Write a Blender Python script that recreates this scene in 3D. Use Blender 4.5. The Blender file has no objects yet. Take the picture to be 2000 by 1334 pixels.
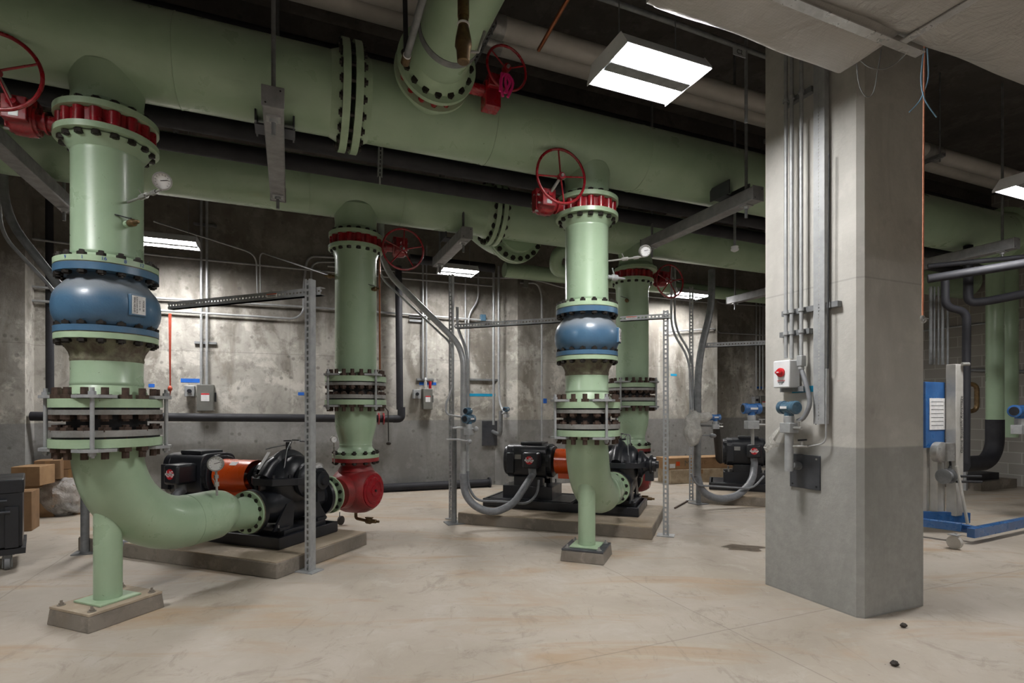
import bpy, math, random
from mathutils import Vector as V, Matrix, Quaternion
random.seed(7)
C = bpy.context.scene.collection
F, CX, HY, H = 1050.0, 1000.0, 800.0, 1.41
U = V((.924, .382, 0)).normalized(); N = V((-U.y, U.x, 0)); ZZ = V((0, 0, 1))     # room axes: along the headers, towards the back
pa = math.radians(21); PP = V((math.sin(pa), math.cos(pa), 0)); QQ = V((-PP.y, PP.x, 0))  # pump axes
def P(px, py, Y): return V(((px-CX)/F*Y, Y, H+(HY-py)/F*Y))
def G(px, py, z=0): Y = (H-z)*F/(py-HY); return V(((px-CX)/F*Y, Y, z))
def W(px, py, d): Y = d/((px-CX)/F*N.x+N.y); return P(px, py, Y)
def WU(px, py, u): Y = u/((px-CX)/F*U.x+U.y); return P(px, py, Y)
def RV(u, d, z): return U*u+N*d+ZZ*z
def rotm(x, y, z): return Matrix((x, y, z)).transposed()
RM = rotm(U, N, ZZ); PM = rotm(QQ, PP*-1, ZZ)
# ------------------------------------------------------------------ mesh builder
def frame(a):
    a = a.normalized(); t = V((0, 0, 1)) if abs(a.z) < .9 else V((1, 0, 0))
    x = t.cross(a).normalized(); return x, a.cross(x), a
class MB:
    def __init__(s): s.v = []; s.f = []
    def add(s, vs, fs):
        o = len(s.v); s.v += [V(q) for q in vs]; s.f += [tuple(i+o for i in f) for f in fs]; return s
    def box(s, c, sz, R=None):
        c = V(c); R = R or Matrix.Identity(3); h = [k/2 for k in sz]
        vs = [c+R@V((x*h[0], y*h[1], z*h[2])) for x in (-1, 1) for y in (-1, 1) for z in (-1, 1)]
        return s.add(vs, [(0,1,3,2),(4,6,7,5),(0,4,5,1),(2,3,7,6),(0,2,6,4),(1,5,7,3)])
    def bar(s, a, b, w, h, up=ZZ):
        a = V(a); b = V(b); d = (b-a); L = d.length; d.normalize()
        x = d.cross(up)
        if x.length < .01: x = d.cross(V((1, 0, 0)))
        x.normalize(); y = x.cross(d); return s.box((a+b)/2, (w, L, h), rotm(x, d, y))
    def lathe(s, c, ax, prof, n=32, caps=True, a0=0, a1=2*math.pi):
        x, y, a = frame(V(ax)); c = V(c); vs = []; fs = []; full = abs(a1-a0-2*math.pi) < 1e-6; m = n if full else n+1
        for h, r in prof:
            for i in range(m):
                t = a0+(a1-a0)*i/n; vs.append(c+a*h+(x*math.cos(t)+y*math.sin(t))*r)
        for j in range(len(prof)-1):
            for i in range(n):
                k = (i+1) % m; fs.append((j*m+i, j*m+k, (j+1)*m+k, (j+1)*m+i))
        if caps and full:
            if prof[0][1] > 1e-5: fs.append(tuple(range(m-1, -1, -1)))
            if prof[-1][1] > 1e-5: fs.append(tuple((len(prof)-1)*m+i for i in range(m)))
        return s.add(vs, fs)
    def cyl(s, a, b, r, r2=None, n=20):
        a = V(a); b = V(b); return s.lathe(a, b-a, [(0, r), ((b-a).length, r if r2 is None else r2)], n)
    def ring(s, c, ax, h0, h1, ri, ro, n=40):
        return s.lathe(c, ax, [(h0, ri), (h0, ro), (h1, ro), (h1, ri), (h0, ri)], n, False)
    def tube(s, pts, r, n=10, rr=None):
        pts = [V(p) for p in pts]; m = len(pts); T = []
        for i in range(m):
            T.append((pts[min(i+1, m-1)]-pts[max(i-1, 0)]).normalized())
        x, y, _ = frame(T[0]); vs = []
        for i in range(m):
            if i:
                q = T[i-1].rotation_difference(T[i]); x = q@x; y = q@y
            ri = rr[i] if rr else r
            for k in range(n):
                t = 2*math.pi*k/n; vs.append(pts[i]+(x*math.cos(t)+y*math.sin(t))*ri)
        fs = [(i*n+k, i*n+(k+1) % n, (i+1)*n+(k+1) % n, (i+1)*n+k) for i in range(m-1) for k in range(n)]
        fs += [tuple(range(n-1, -1, -1)), tuple((m-1)*n+k for k in range(n))]
        return s.add(vs, fs)
    def torus(s, c, ax, R, r, n=40, m=8):
        x, y, a = frame(V(ax)); c = V(c); vs = []
        for i in range(n):
            t = 2*math.pi*i/n; d = x*math.cos(t)+y*math.sin(t)
            for k in range(m):
                p = 2*math.pi*k/m; vs.append(c+d*(R+r*math.cos(p))+a*r*math.sin(p))
        return s.add(vs, [(i*m+k, ((i+1) % n)*m+k, ((i+1) % n)*m+(k+1) % m, i*m+(k+1) % m) for i in range(n) for k in range(m)])
    def ell(s, c, rs, R=None, n=20, m=12, sq=1):
        R = R or Matrix.Identity(3); c = V(c); vs = []
        f = lambda t: math.copysign(abs(t)**sq, t)
        for j in range(m+1):
            ph = math.pi*j/m
            for i in range(n):
                t = 2*math.pi*i/n; vs.append(c+R@V((rs[0]*f(math.sin(ph))*f(math.cos(t)), rs[1]*f(math.sin(ph))*f(math.sin(t)), rs[2]*f(math.cos(ph)))))
        return s.add(vs, [(j*n+i, (j+1)*n+i, (j+1)*n+(i+1) % n, j*n+(i+1) % n) for j in range(m) for i in range(n)])
    def prism(s, pts, ext):
        ext = V(ext); n = len(pts); pts = [V(p) for p in pts]
        return s.add(pts+[p+ext for p in pts], [tuple(range(n-1, -1, -1)), tuple(range(n, 2*n))]+[(i, (i+1) % n, n+(i+1) % n, n+i) for i in range(n)])
    def perf(s, a, b, w, side, depth, pitch=.05, hole=.016, th=.004, hl=.028):
        """perforated channel: holed face across 'side', two solid returns going back by depth vector"""
        a = V(a); b = V(b); d = (b-a); L = d.length; d.normalize(); side = V(side).normalized(); nrm = V(depth).normalized(); R = rotm(side, d, nrm)
        rw = (w-hole)/2
        for k in (-1, 1): s.box((a+b)/2+side*k*(w-rw)/2, (rw, L, th), R)
        nn = int(L/pitch)
        for i in range(nn+1):
            s.box(a+d*min(i*pitch, L), (hole, pitch-hl, th), R)
        dl = V(depth).length
        for k in (-1, 1): s.box((a+b)/2+side*k*w/2+V(depth)/2, (th, L, dl), R)
        return s
    def obj(s, name, m, par=None, origin=None, smooth=35, bevel=0):
        if par is not None: o0 = V(par['_o'])
        elif origin is not None: o0 = V(origin)
        else:
            xs = [min(p[i] for p in s.v) for i in range(3)]; xb = [max(p[i] for p in s.v) for i in range(3)]
            o0 = V(((xs[0]+xb[0])/2, (xs[1]+xb[1])/2, xs[2]))
        me = bpy.data.meshes.new(name); me.from_pydata([p-o0 for p in s.v], [], s.f); me.materials.append(m)
        me.validate(); me.update()
        import bmesh
        bm = bmesh.new(); bm.from_mesh(me); bmesh.ops.recalc_face_normals(bm, faces=bm.faces); bm.to_mesh(me); bm.free()
        if smooth:
            me.polygons.foreach_set('use_smooth', [True]*len(me.polygons)); me.set_sharp_from_angle(angle=math.radians(smooth))
        o = bpy.data.objects.new(name, me); C.objects.link(o); o['_o'] = tuple(o0)
        if par is not None: o.parent = par
        else: o.location = o0
        if bevel:
            b = o.modifiers.new('bevel', 'BEVEL'); b.width = bevel; b.segments = 2; b.limit_method = 'ANGLE'
        return o
def tag(o, label=None, cat=None, group=None, kind=None):
    for k, x in (('label', label), ('category', cat), ('group', group), ('kind', kind)):
        if x: o[k] = x
    return o
def thing(name, loc, label, cat, group=None):
    o = bpy.data.objects.new(name, None); C.objects.link(o); o.location = loc; o['_o'] = tuple(loc); o.empty_display_size = .05
    return tag(o, label, cat, group)
def kids(o): return [c for c in bpy.data.objects if c.parent == o]
def dup(root, off, label=None, group=None):
    km = {}
    for c in bpy.data.objects:
        if c.parent: km.setdefault(c.parent.name, []).append(c)
    def cp(o, par):
        c = o.copy(); C.objects.link(c); c.parent = par
        for k in km.get(o.name, []): cp(k, c)
        return c
    r = cp(root, None); r.location = root.location+V(off); r['_o'] = tuple(V(root['_o'])+V(off))
    if label: r['label'] = label
    if group: r['group'] = group
    return r
def fil(pts, r, k=6):
    pts = [V(p) for p in pts]; out = [pts[0]]
    for i in range(1, len(pts)-1):
        a, b, c = pts[i-1], pts[i], pts[i+1]; u1 = (a-b); u2 = (c-b); t = min(r, u1.length*.48, u2.length*.48)
        s0 = b+u1.normalized()*t; s1 = b+u2.normalized()*t
        for j in range(k+1):
            w = j/k; out.append(s0*(1-w)**2+b*2*w*(1-w)+s1*w*w)
    out.append(pts[-1]); return out
def spl(pts, k=8):
    pts = [V(p) for p in pts]; q = [pts[0]]+pts+[pts[-1]]; out = []
    for i in range(1, len(q)-2):
        for j in range(k):
            t = j/k; a, b, c, d = q[i-1:i+3]
            out.append(.5*((2*b)+(c-a)*t+(2*a-5*b+4*c-d)*t*t+(3*b-a-3*c+d)*t**3))
    return out+[pts[-1]]
def text(s, name, m, par, loc, right, up, size, ext=.0006):
    cu = bpy.data.curves.new('t', 'FONT'); cu.body = s; cu.size = size; cu.extrude = ext; cu.align_x = 'CENTER'; cu.align_y = 'CENTER'
    to = bpy.data.objects.new('t', cu); C.objects.link(to); bpy.context.view_layer.update()
    me = bpy.data.meshes.new_from_object(to.evaluated_get(bpy.context.evaluated_depsgraph_get()))
    bpy.data.objects.remove(to); me.materials.clear(); me.materials.append(m)
    right = V(right).normalized(); up = V(up).normalized(); nn = right.cross(up).normalized(); up = nn.cross(right)
    me.transform(rotm(right, up, nn).to_4x4()); o0 = V(par['_o']) if par is not None else V((0, 0, 0))
    me.transform(Matrix.Translation(V(loc)-o0))
    o = bpy.data.objects.new(name, me); C.objects.link(o); o['_o'] = tuple(o0); o.parent = par; return o
# ------------------------------------------------------------------ materials
def lin(c): return tuple(((x/255)/12.92 if x/255 <= .04045 else ((x/255+.055)/1.055)**2.4) for x in c)+(1,)
def nodes(name):
    m = bpy.data.materials.new(name); m.use_nodes = True; nt = m.node_tree; b = nt.nodes['Principled BSDF']
    return m, nt, b
class NT:
    def __init__(s, nt): s.nt = nt
    def n(s, t, **k):
        o = s.nt.nodes.new(t)
        for a, x in k.items(): setattr(o, a, x)
        return o
    def l(s, a, b): s.nt.links.new(a, b)
    def noise(s, vec, sc, det=6, rough=.6, dist=0):
        o = s.n('ShaderNodeTexNoise'); o.inputs['Scale'].default_value = sc; o.inputs['Detail'].default_value = det
        o.inputs['Roughness'].default_value = rough; o.inputs['Distortion'].default_value = dist; s.l(vec, o.inputs['Vector']); return o.outputs['Fac']
    def ramp(s, fac, stops):
        o = s.n('ShaderNodeValToRGB'); e = o.color_ramp.elements
        e[0].position = stops[0][0]; e[0].color = stops[0][1]; e[1].position = stops[-1][0]; e[1].color = stops[-1][1]
        for p_, c_ in stops[1:-1]: x = e.new(p_); x.color = c_
        s.l(fac, o.inputs['Fac']); return o.outputs['Color']
    def mr(s, fac, a, b, c=0, d=1):
        o = s.n('ShaderNodeMapRange'); o.inputs[1].default_value = a; o.inputs[2].default_value = b; o.inputs[3].default_value = c; o.inputs[4].default_value = d
        s.l(fac, o.inputs[0]); return o.outputs[0]
    def mix(s, fac, a, b, mode='MIX'):
        o = s.n('ShaderNodeMix', data_type='RGBA', blend_type=mode)
        if isinstance(fac, (int, float)): o.inputs[0].default_value = fac
        else: s.l(fac, o.inputs[0])
        for i, x in ((6, a), (7, b)):
            if isinstance(x, tuple): o.inputs[i].default_value = x
            else: s.l(x, o.inputs[i])
        return o.outputs[2]
    def math(s, op, a, b=0):
        o = s.n('ShaderNodeMath', operation=op)
        for i, x in ((0, a), (1, b)):
            if isinstance(x, (int, float)): o.inputs[i].default_value = x
            else: s.l(x, o.inputs[i])
        return o.outputs[0]
    def scale(s, vec, v3):
        o = s.n('ShaderNodeVectorMath', operation='MULTIPLY'); s.l(vec, o.inputs[0]); o.inputs[1].default_value = v3; return o.outputs[0]
    def bump(s, h, st, dist, b):
        o = s.n('ShaderNodeBump'); o.inputs['Strength'].default_value = st; o.inputs['Distance'].default_value = dist
        s.l(h, o.inputs['Height']); s.l(o.outputs[0], b.inputs['Normal'])
def mat(name, c1, c2=None, sc=6, rough=.5, metal=0, bump=0, bsc=40, fleck=None, fth=.70, coat=0, rv=.08, fsc=30):
    m, nt, b = nodes(name); k = NT(nt); co = k.n('ShaderNodeTexCoord').outputs['Object']; c1 = lin(c1); c2 = lin(c2) if c2 else tuple(x*.86 for x in c1[:3])+(1,)
    f = k.noise(co, sc, 7, .6, .3); col = k.ramp(f, [(.35, c1), (.68, c2)])
    if fleck:
        g = k.noise(k.scale(co, (1, 1, .6)), fsc, 4, .7, .8); col = k.mix(k.mr(g, fth, fth+.03), col, lin(fleck))
    k.l(col, b.inputs['Base Color']); b.inputs['Metallic'].default_value = metal
    k.l(k.mr(f, .3, .7, max(rough-rv, .02), min(rough+rv, 1)), b.inputs['Roughness']); b.inputs['Coat Weight'].default_value = coat
    b.inputs['Coat Roughness'].default_value = .15
    if bump: k.bump(k.noise(co, bsc, 4), bump, .01, b)
    return m
GREEN = mat('green_paint', (156, 178, 150), (144, 167, 139), 3, .32, fleck=(84, 88, 70), fth=.70, bump=.05, bsc=25, coat=.15, fsc=34)
GREEND = mat('green_paint_flange', (166, 188, 158), (146, 168, 138), 6, .35, fleck=(96, 82, 60), fth=.72, coat=.1)
RUST = mat('rusty_steel_paint', (74, 62, 52), (120, 120, 98), 14, .7, bump=.4)
RED = mat('red_paint', (150, 24, 34), (120, 16, 26), 8, .28, coat=.3, bump=.12, bsc=30)
REDL = mat('red_cast_paint', (150, 32, 36), (112, 48, 46), 5, .45, bump=.3, bsc=60)
BLUE = mat('blue_cast_paint', (72, 106, 134), (60, 92, 120), 4, .34, coat=.2, bump=.12, bsc=60)
def dusty(m, dust, a, b_):
    k = NT(m.node_tree); bs = m.node_tree.nodes['Principled BSDF']; l = bs.inputs['Base Color'].links[0].from_socket
    g = k.n('ShaderNodeNewGeometry'); sp = k.n('ShaderNodeSeparateXYZ'); k.l(g.outputs['Normal'], sp.inputs[0])
    k.l(k.mix(k.mr(sp.outputs[2], a, b_, 0, .8), l, lin(dust)), bs.inputs['Base Color'])
dusty(BLUE, (150, 148, 144), .15, .75)
BLUET = mat('blue_enamel', (50, 100, 158), (40, 84, 140), 6, .3, coat=.4)
BLUED = mat('blue_teal_enamel', (70, 100, 120), (56, 84, 104), 6, .3, coat=.4)
DUST = mat('dusted_paint_grey', (150, 146, 136), (120, 128, 130), 9, .8)
GALV = mat('galvanised_steel', (168, 170, 171), (146, 148, 150), 12, .42, .25)
GALVD = mat('weathered_zinc', (130, 132, 134), (108, 110, 112), 12, .5, .3)
SHINY = mat('machined_steel', (168, 168, 166), (140, 138, 134), 12, .35, .45)
HSS = mat('grey_beam_paint', (138, 138, 140), (118, 118, 120), 10, .55)
BOLT = mat('dark_oxide_steel', (52, 48, 44), (40, 36, 34), 30, .5, .5)
BOLTR = mat('rusty_bolt_steel', (84, 66, 56), (60, 48, 42), 30, .65, .4)
BLACK = mat('black_machine_paint', (36, 38, 44), (28, 29, 34), 6, .36, coat=.12, bump=.1)
BLACKM = mat('black_rubber', (26, 27, 30), (38, 38, 42), 8, .6)
BLKPIPE = mat('black_pipe_lacquer', (34, 34, 40), (26, 26, 32), 5, .68)
ORANGE = mat('orange_guard_paint', (214, 84, 26), (200, 72, 20), 4, .3, coat=.4)
WHITEP = mat('white_enamel', (222, 224, 226), (206, 208, 210), 8, .4)
INSUL = mat('white_pvc_jacket', (190, 186, 180), (172, 168, 162), 3, .5)
PAPER = mat('paper_label', (226, 226, 224), (206, 206, 208), 20, .7)
INK = mat('black_ink', (24, 24, 28), None, 6, .6)
BINK = mat('blue_marker', (28, 70, 160), None, 6, .6)
RINK = mat('red_emblem', (200, 30, 40), None, 6, .4)
BRASS = mat('aged_brass', (120, 98, 66), (84, 68, 50), 20, .45, .7)
COPPER = mat('copper_tube', (168, 106, 74), (140, 86, 60), 14, .35, .8)
CARD = mat('corrugated_card', (158, 126, 92), (140, 110, 80), 5, .8)
CARDD = mat('corrugated_card_dark', (136, 106, 76), (118, 92, 66), 5, .8)
CRAFT = mat('crumpled_kraft_wrap', (176, 160, 136), (140, 124, 102), 7, .6, bump=.8, bsc=6)
TAPE = mat('blue_masking_tape', (34, 104, 200), (28, 90, 180), 10, .6)
TAPEC = mat('cyan_masking_tape', (20, 150, 190), (18, 136, 176), 10, .6)
TAPEB = mat('tan_packing_tape', (150, 116, 78), None, 5, .35)
CORD = mat('orange_cord', (196, 128, 98), (170, 106, 80), 60, .7)
STRAP = mat('red_strap', (190, 84, 62), (170, 70, 52), 30, .6)
WIRE = mat('pale_blue_wire', (120, 160, 190), None, 10, .5)
WIREG = mat('grey_cable', (124, 126, 126), None, 10, .5)
FLEX = mat('grey_flexible_conduit', (122, 124, 128), (104, 106, 110), 20, .5)
DARKST = mat('dull_plate_steel', (92, 94, 100), (74, 76, 82), 5, .45, .6)
ALU = mat('brushed_aluminium', (196, 194, 188), (176, 174, 168), 6, .4, .2)
PINK = mat('pink_flagging_tape', (214, 40, 120), None, 6, .5)
GREYBOX = mat('grey_enclosure_paint', (112, 112, 106), (98, 98, 94), 5, .5)
RUBBLE = mat('dark_rubber_scrap', (60, 54, 48), (36, 32, 30), 20, .7)
def concrete(name, a, b, stain, low=None, zs=1.2, forms=True, per=2.44, lines=None, bsc=12, blot=.5, warm=None, mot=1.0):
    m, nt, bs = nodes(name); k = NT(nt); pos = k.n('ShaderNodeNewGeometry').outputs['Position']
    f1 = k.noise(pos, 1.1, 9, .62, .5); f2 = k.noise(k.scale(pos, (1.6, 1.6, .45)), 1.3, 8, .6, .6); f3 = k.noise(pos, 5.5, 8, .7, .4)
    col = k.ramp(f1, [(.3, lin(a)), (.52, tuple((x+y)/2 for x, y in zip(lin(a), lin(b)))), (.72, lin(b))])
    col = k.mix(k.mr(f2, .5, .66, 0, blot), col, lin(stain))
    col = k.mix(k.mr(f3, .52, .64, 0, .6*mot), col, lin(b))
    g = k.noise(pos, 2.6, 10, .72, .25); col = k.mix(k.mr(g, .52, .6, 0, .6*mot), col, tuple(min(1, x*1.25) for x in lin(a)[:3])+(1,))
    sep = k.n('ShaderNodeSeparateXYZ'); k.l(pos, sep.inputs[0])
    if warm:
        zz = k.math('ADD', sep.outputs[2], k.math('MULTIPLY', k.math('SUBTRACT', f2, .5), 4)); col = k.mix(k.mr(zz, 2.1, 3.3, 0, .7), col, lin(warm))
    if low:
        h = k.noise(pos, 14, 8, .7); lc = k.ramp(h, [(.35, lin(low)), (.7, tuple(x*.72 for x in lin(low)[:3])+(1,))])
        lc = k.mix(k.mr(f2, .48, .62, 0, .75), lc, tuple(x*.7 for x in lin(low)[:3])+(1,))
        st = k.mr(sep.outputs[2], zs-.006, zs+.006, 1, 0); col = k.mix(st, col, k.mix(.78, col, lc))
    if forms:
        du = k.n('ShaderNodeVectorMath', operation='DOT_PRODUCT'); k.l(pos, du.inputs[0]); du.inputs[1].default_value = U
        for src, pr in ((du.outputs['Value'], 1.22), (sep.outputs[2], 2.30)):
            if lines == 'z' and pr == 1.22: continue
            fr = k.math('FRACT', k.math('DIVIDE', k.math('ADD', src, 24.4 if pr == 1.22 else 23.0), pr)); ln = k.math('LESS_THAN', fr, .005)
            col = k.mix(k.math('MULTIPLY', ln, .3), col, tuple(x*.45 for x in lin(b)[:3])+(1,))
        vo = k.n('ShaderNodeTexVoronoi'); vo.inputs['Scale'].default_value = 5.5; k.l(pos, vo.inputs['Vector'])
        col = k.mix(k.math('MULTIPLY', k.mr(k.math('ADD', vo.outputs['Distance'], k.math('MULTIPLY', f3, .3)), .24, .32, .55, 0), mot), col, tuple(x*.5 for x in lin(b)[:3])+(1,))
    k.l(col, bs.inputs['Base Color']); bs.inputs['Roughness'].default_value = .8
    k.bump(k.noise(pos, bsc, 9, .7), .25, .02, bs); return m
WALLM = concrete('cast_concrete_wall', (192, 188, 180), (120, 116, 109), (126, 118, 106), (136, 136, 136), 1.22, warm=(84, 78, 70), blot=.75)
COLM = concrete('cast_concrete_column', (190, 188, 182), (160, 158, 152), (146, 142, 136), (150, 150, 147), 1.15, forms=True, blot=.4, lines='z', mot=.28)
PADM = concrete('pad_concrete', (140, 132, 122), (104, 97, 88), (120, 104, 84), forms=False, bsc=40)
PADT = concrete('dusty_pad_top', (172, 158, 140), (146, 132, 114), (150, 130, 106), forms=False, bsc=30)
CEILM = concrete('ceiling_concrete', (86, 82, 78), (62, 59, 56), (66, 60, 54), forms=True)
def floor_mat():
    m, nt, b = nodes('dusty_concrete_floor'); k = NT(nt); pos = k.n('ShaderNodeNewGeometry').outputs['Position']
    f = k.noise(pos, .7, 9, .6, .6); g = k.noise(pos, 2.6, 9, .7, .8); h = k.noise(k.scale(pos, (.5, 2.2, 1)), 1.2, 8, .65, .7)
    col = k.ramp(f, [(.3, lin((178, 169, 157))), (.55, lin((165, 155, 142))), (.75, lin((150, 140, 127)))])
    col = k.mix(k.mr(g, .52, .66, 0, .5), col, lin((184, 178, 169)))
    col = k.mix(k.mr(h, .52, .66, 0, .8), col, lin((164, 140, 113)))
    col = k.mix(k.mr(k.noise(pos, 2.2, 10, .8, 1.0), .54, .64, 0, .6), col, lin((136, 124, 110)))
    col = k.mix(k.mr(k.noise(pos, 26, 4, .6), .70, .74, 0, .7), col, lin((96, 86, 74)))
    col = k.mix(k.mr(k.noise(k.scale(pos, (2.6, .6, 1)), 2.6, 8, .72, 2.4), .60, .64, 0, .35), col, lin((138, 126, 110)))
    for ax, off in ((U, .4), (N, .35)):
        du = k.n('ShaderNodeVectorMath', operation='DOT_PRODUCT'); k.l(pos, du.inputs[0]); du.inputs[1].default_value = ax
        w = k.math('MULTIPLY', k.math('SUBTRACT', k.noise(pos, 1.4, 3), .5), .04)
        fr = k.math('FRACT', k.math('DIVIDE', k.math('ADD', k.math('ADD', du.outputs['Value'], 20+off), w), 4.6)); ln = k.math('LESS_THAN', fr, .0022)
        col = k.mix(k.math('MULTIPLY', ln, .4), col, lin((110, 100, 88)))
    k.l(col, b.inputs['Base Color']); k.l(k.mr(g, .3, .7, .5, .75), b.inputs['Roughness'])
    k.bump(k.noise(pos, 9, 9, .7), .12, .02, b); return m
FLOORM = floor_mat()
def cmu():
    m, nt, b = nodes('painted_block_wall'); k = NT(nt); pos = k.n('ShaderNodeNewGeometry').outputs['Position']
    du = k.n('ShaderNodeVectorMath', operation='DOT_PRODUCT'); k.l(pos, du.inputs[0]); du.inputs[1].default_value = N
    sep = k.n('ShaderNodeSeparateXYZ'); k.l(pos, sep.inputs[0]); cb = k.n('ShaderNodeCombineXYZ'); k.l(du.outputs['Value'], cb.inputs[0]); k.l(sep.outputs[2], cb.inputs[1])
    br = k.n('ShaderNodeTexBrick'); k.l(cb.outputs[0], br.inputs['Vector']); br.inputs['Scale'].default_value = 1
    br.inputs['Brick Width'].default_value = .41; br.inputs['Row Height'].default_value = .205; br.inputs['Mortar Size'].default_value = .008
    br.inputs['Color1'].default_value = lin((150, 146, 140)); br.inputs['Color2'].default_value = lin((138, 134, 128)); br.inputs['Mortar'].default_value = lin((172, 168, 162))
    k.l(br.outputs['Color'], b.inputs['Base Color']); b.inputs['Roughness'].default_value = .85
    k.bump(br.outputs['Fac'], -.4, .01, b); return m
CMUM = cmu()
def foil():
    m, nt, b = nodes('foil_faced_insulation'); k = NT(nt); pos = k.n('ShaderNodeNewGeometry').outputs['Position']
    d1 = k.n('ShaderNodeVectorMath', operation='DOT_PRODUCT'); k.l(pos, d1.inputs[0]); d1.inputs[1].default_value = U
    d2 = k.n('ShaderNodeVectorMath', operation='DOT_PRODUCT'); k.l(pos, d2.inputs[0]); d2.inputs[1].default_value = N
    hh = None
    for d in (d1, d2):
        fr = k.math('LESS_THAN', k.math('FRACT', k.math('DIVIDE', k.math('ADD', d.outputs['Value'], 20), .016)), .16); hh = fr if hh is None else k.math('MAXIMUM', hh, fr)
    f = k.noise(pos, 2, 6); col = k.mix(k.math('MULTIPLY', hh, .18), k.ramp(f, [(.3, lin((182, 180, 176))), (.7, lin((158, 155, 150)))]), lin((128, 126, 122)))
    k.l(col, b.inputs['Base Color']); b.inputs['Metallic'].default_value = .15; b.inputs['Roughness'].default_value = .42
    h = k.math('ADD', k.math('MULTIPLY', hh, .05), k.noise(pos, 4, 6, .55, 1.2)); k.bump(h, .6, .06, b); return m
FOIL = foil()
FOILT = mat('foil_tape', (196, 196, 194), (170, 170, 168), 14, .3, .6, bump=.3, bsc=20)
def plastic(name, col, alpha):
    m, nt, b = nodes(name); k = NT(nt); co = k.n('ShaderNodeTexCoord').outputs['Object']
    b.inputs['Base Color'].default_value = lin(col); b.inputs['Roughness'].default_value = .2
    k.l(k.mr(k.noise(co, 9, 6), .35, .7, alpha-.2, alpha+.15), b.inputs['Alpha']); k.bump(k.noise(co, 14, 5, .6, 1), .9, .04, b); return m
FILM = plastic('clear_poly_film', (205, 203, 200), .55)
FILMW = plastic('milky_poly_film', (196, 194, 188), .8)
def emis(name, s):
    m, nt, b = nodes(name); b.inputs['Base Color'].default_value = (.8, .8, .8, 1); b.inputs['Emission Color'].default_value = (1, .985, .97, 1); b.inputs['Emission Strength'].default_value = s; return m
LAMP = emis('lit_lamp_lens', 155); LAMPS = LAMP
WHREF = mat('white_reflector', (224, 226, 230), None, 5, .35)
# ------------------------------------------------------------------ room
dA, dC, dD, uR = 9.45, 9.12, 9.75, 12.4
uL, dB, ZC = -9.0, -5.5, 5.5
def struct(o): o['kind'] = 'structure'; return o
def slab(name, m, a, b, z0, z1):
    """box between room coordinates a=(u,d), b=(u,d)"""
    c = RV((a[0]+b[0])/2, (a[1]+b[1])/2, (z0+z1)/2); o = MB().box(c, (abs(b[0]-a[0]), abs(b[1]-a[1]), z1-z0), RM).obj(name, m, smooth=0); return o
struct(slab('floor', FLOORM, (uL-.2, dB-.2), (uR+.2, 10.4), -.2, 0))
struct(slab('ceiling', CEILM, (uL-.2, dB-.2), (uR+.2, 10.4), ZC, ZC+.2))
# back wall as one stepped prism
kA = W(967, 800, dA); uA = kA.dot(U); uB = W(1011, 800, dC).dot(U); uC = W(1401, 800, dC).dot(U)
pl = [(uL, dA), (uA, dA), (uB, dC), (uC, dC), (uC, dD), (uR, dD), (uR, 10.4), (uL, 10.4)]
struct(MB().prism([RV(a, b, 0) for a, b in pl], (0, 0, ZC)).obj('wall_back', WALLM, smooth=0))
struct(slab('wall_right', CMUM, (uR, dB), (uR+.2, 10.4), 0, ZC))
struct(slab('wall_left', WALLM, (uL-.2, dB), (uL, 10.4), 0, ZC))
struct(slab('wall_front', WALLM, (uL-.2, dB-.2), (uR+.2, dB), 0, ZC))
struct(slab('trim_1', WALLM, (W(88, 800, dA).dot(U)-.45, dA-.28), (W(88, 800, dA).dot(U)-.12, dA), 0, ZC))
for i, (a, b, z) in enumerate([((uL, 6.0), (uR, 6.5), 4.85), ((uL, 1.4), (uR, 1.9), 4.85)]):
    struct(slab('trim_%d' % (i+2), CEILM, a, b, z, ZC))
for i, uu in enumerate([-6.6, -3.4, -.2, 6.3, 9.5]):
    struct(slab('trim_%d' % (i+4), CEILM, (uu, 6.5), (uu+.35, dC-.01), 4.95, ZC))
# column
cn = G(1682, 1210); u0, d0 = cn.dot(U), cn.dot(N); d1 = G(1491, 1142).dot(N); u1 = u0+.66
ch = .035
pts = [(u0+ch, d0), (u1, d0), (u1, d1), (u0, d1), (u0, d0+ch)]
o = struct(MB().prism([RV(a, b, 0) for a, b in pts], (0, 0, ZC)).obj('wall_column', COLM, smooth=0)); 
def CL(px, py, off=0.0): return WU(px, py, u0-off)
def CN(px, py, off=0.0): return W(px, py, d0-off)
# ------------------------------------------------------------------ bolts
def bolt_mesh(name, L, r, m, ext=.02, hh=.8, top=True):
    b = MB(); nut = r*1.75
    b.cyl((0, 0, -L/2-hh*2*r-min(ext*.5, .014)), (0, 0, L/2+hh*2*r+ext*.8), r, n=8)
    for z0, z1 in ((-L/2-hh*2*r, -L/2), (L/2, L/2+hh*2*r)): b.cyl((0, 0, z0), (0, 0, z1), nut, n=6)
    me = bpy.data.meshes.new(name); me.from_pydata(b.v, [], b.f); me.materials.append(m); me.update(); return me
def bolts(par, c, ax, R, n, me, ph=0.0, skip=()):
    x, y, a = frame(V(ax)); q = V((0, 0, 1)).rotation_difference(a); o0 = V(par['_o'])
    for i in range(n):
        if i in skip: continue
        t = 2*math.pi*(i+ph)/n; o = bpy.data.objects.new('bolt', me); C.objects.link(o); o.parent = par
        o.location = V(c)+(x*math.cos(t)+y*math.sin(t))*R-o0; o.rotation_mode = 'QUATERNION'; o.rotation_quaternion = q
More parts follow.
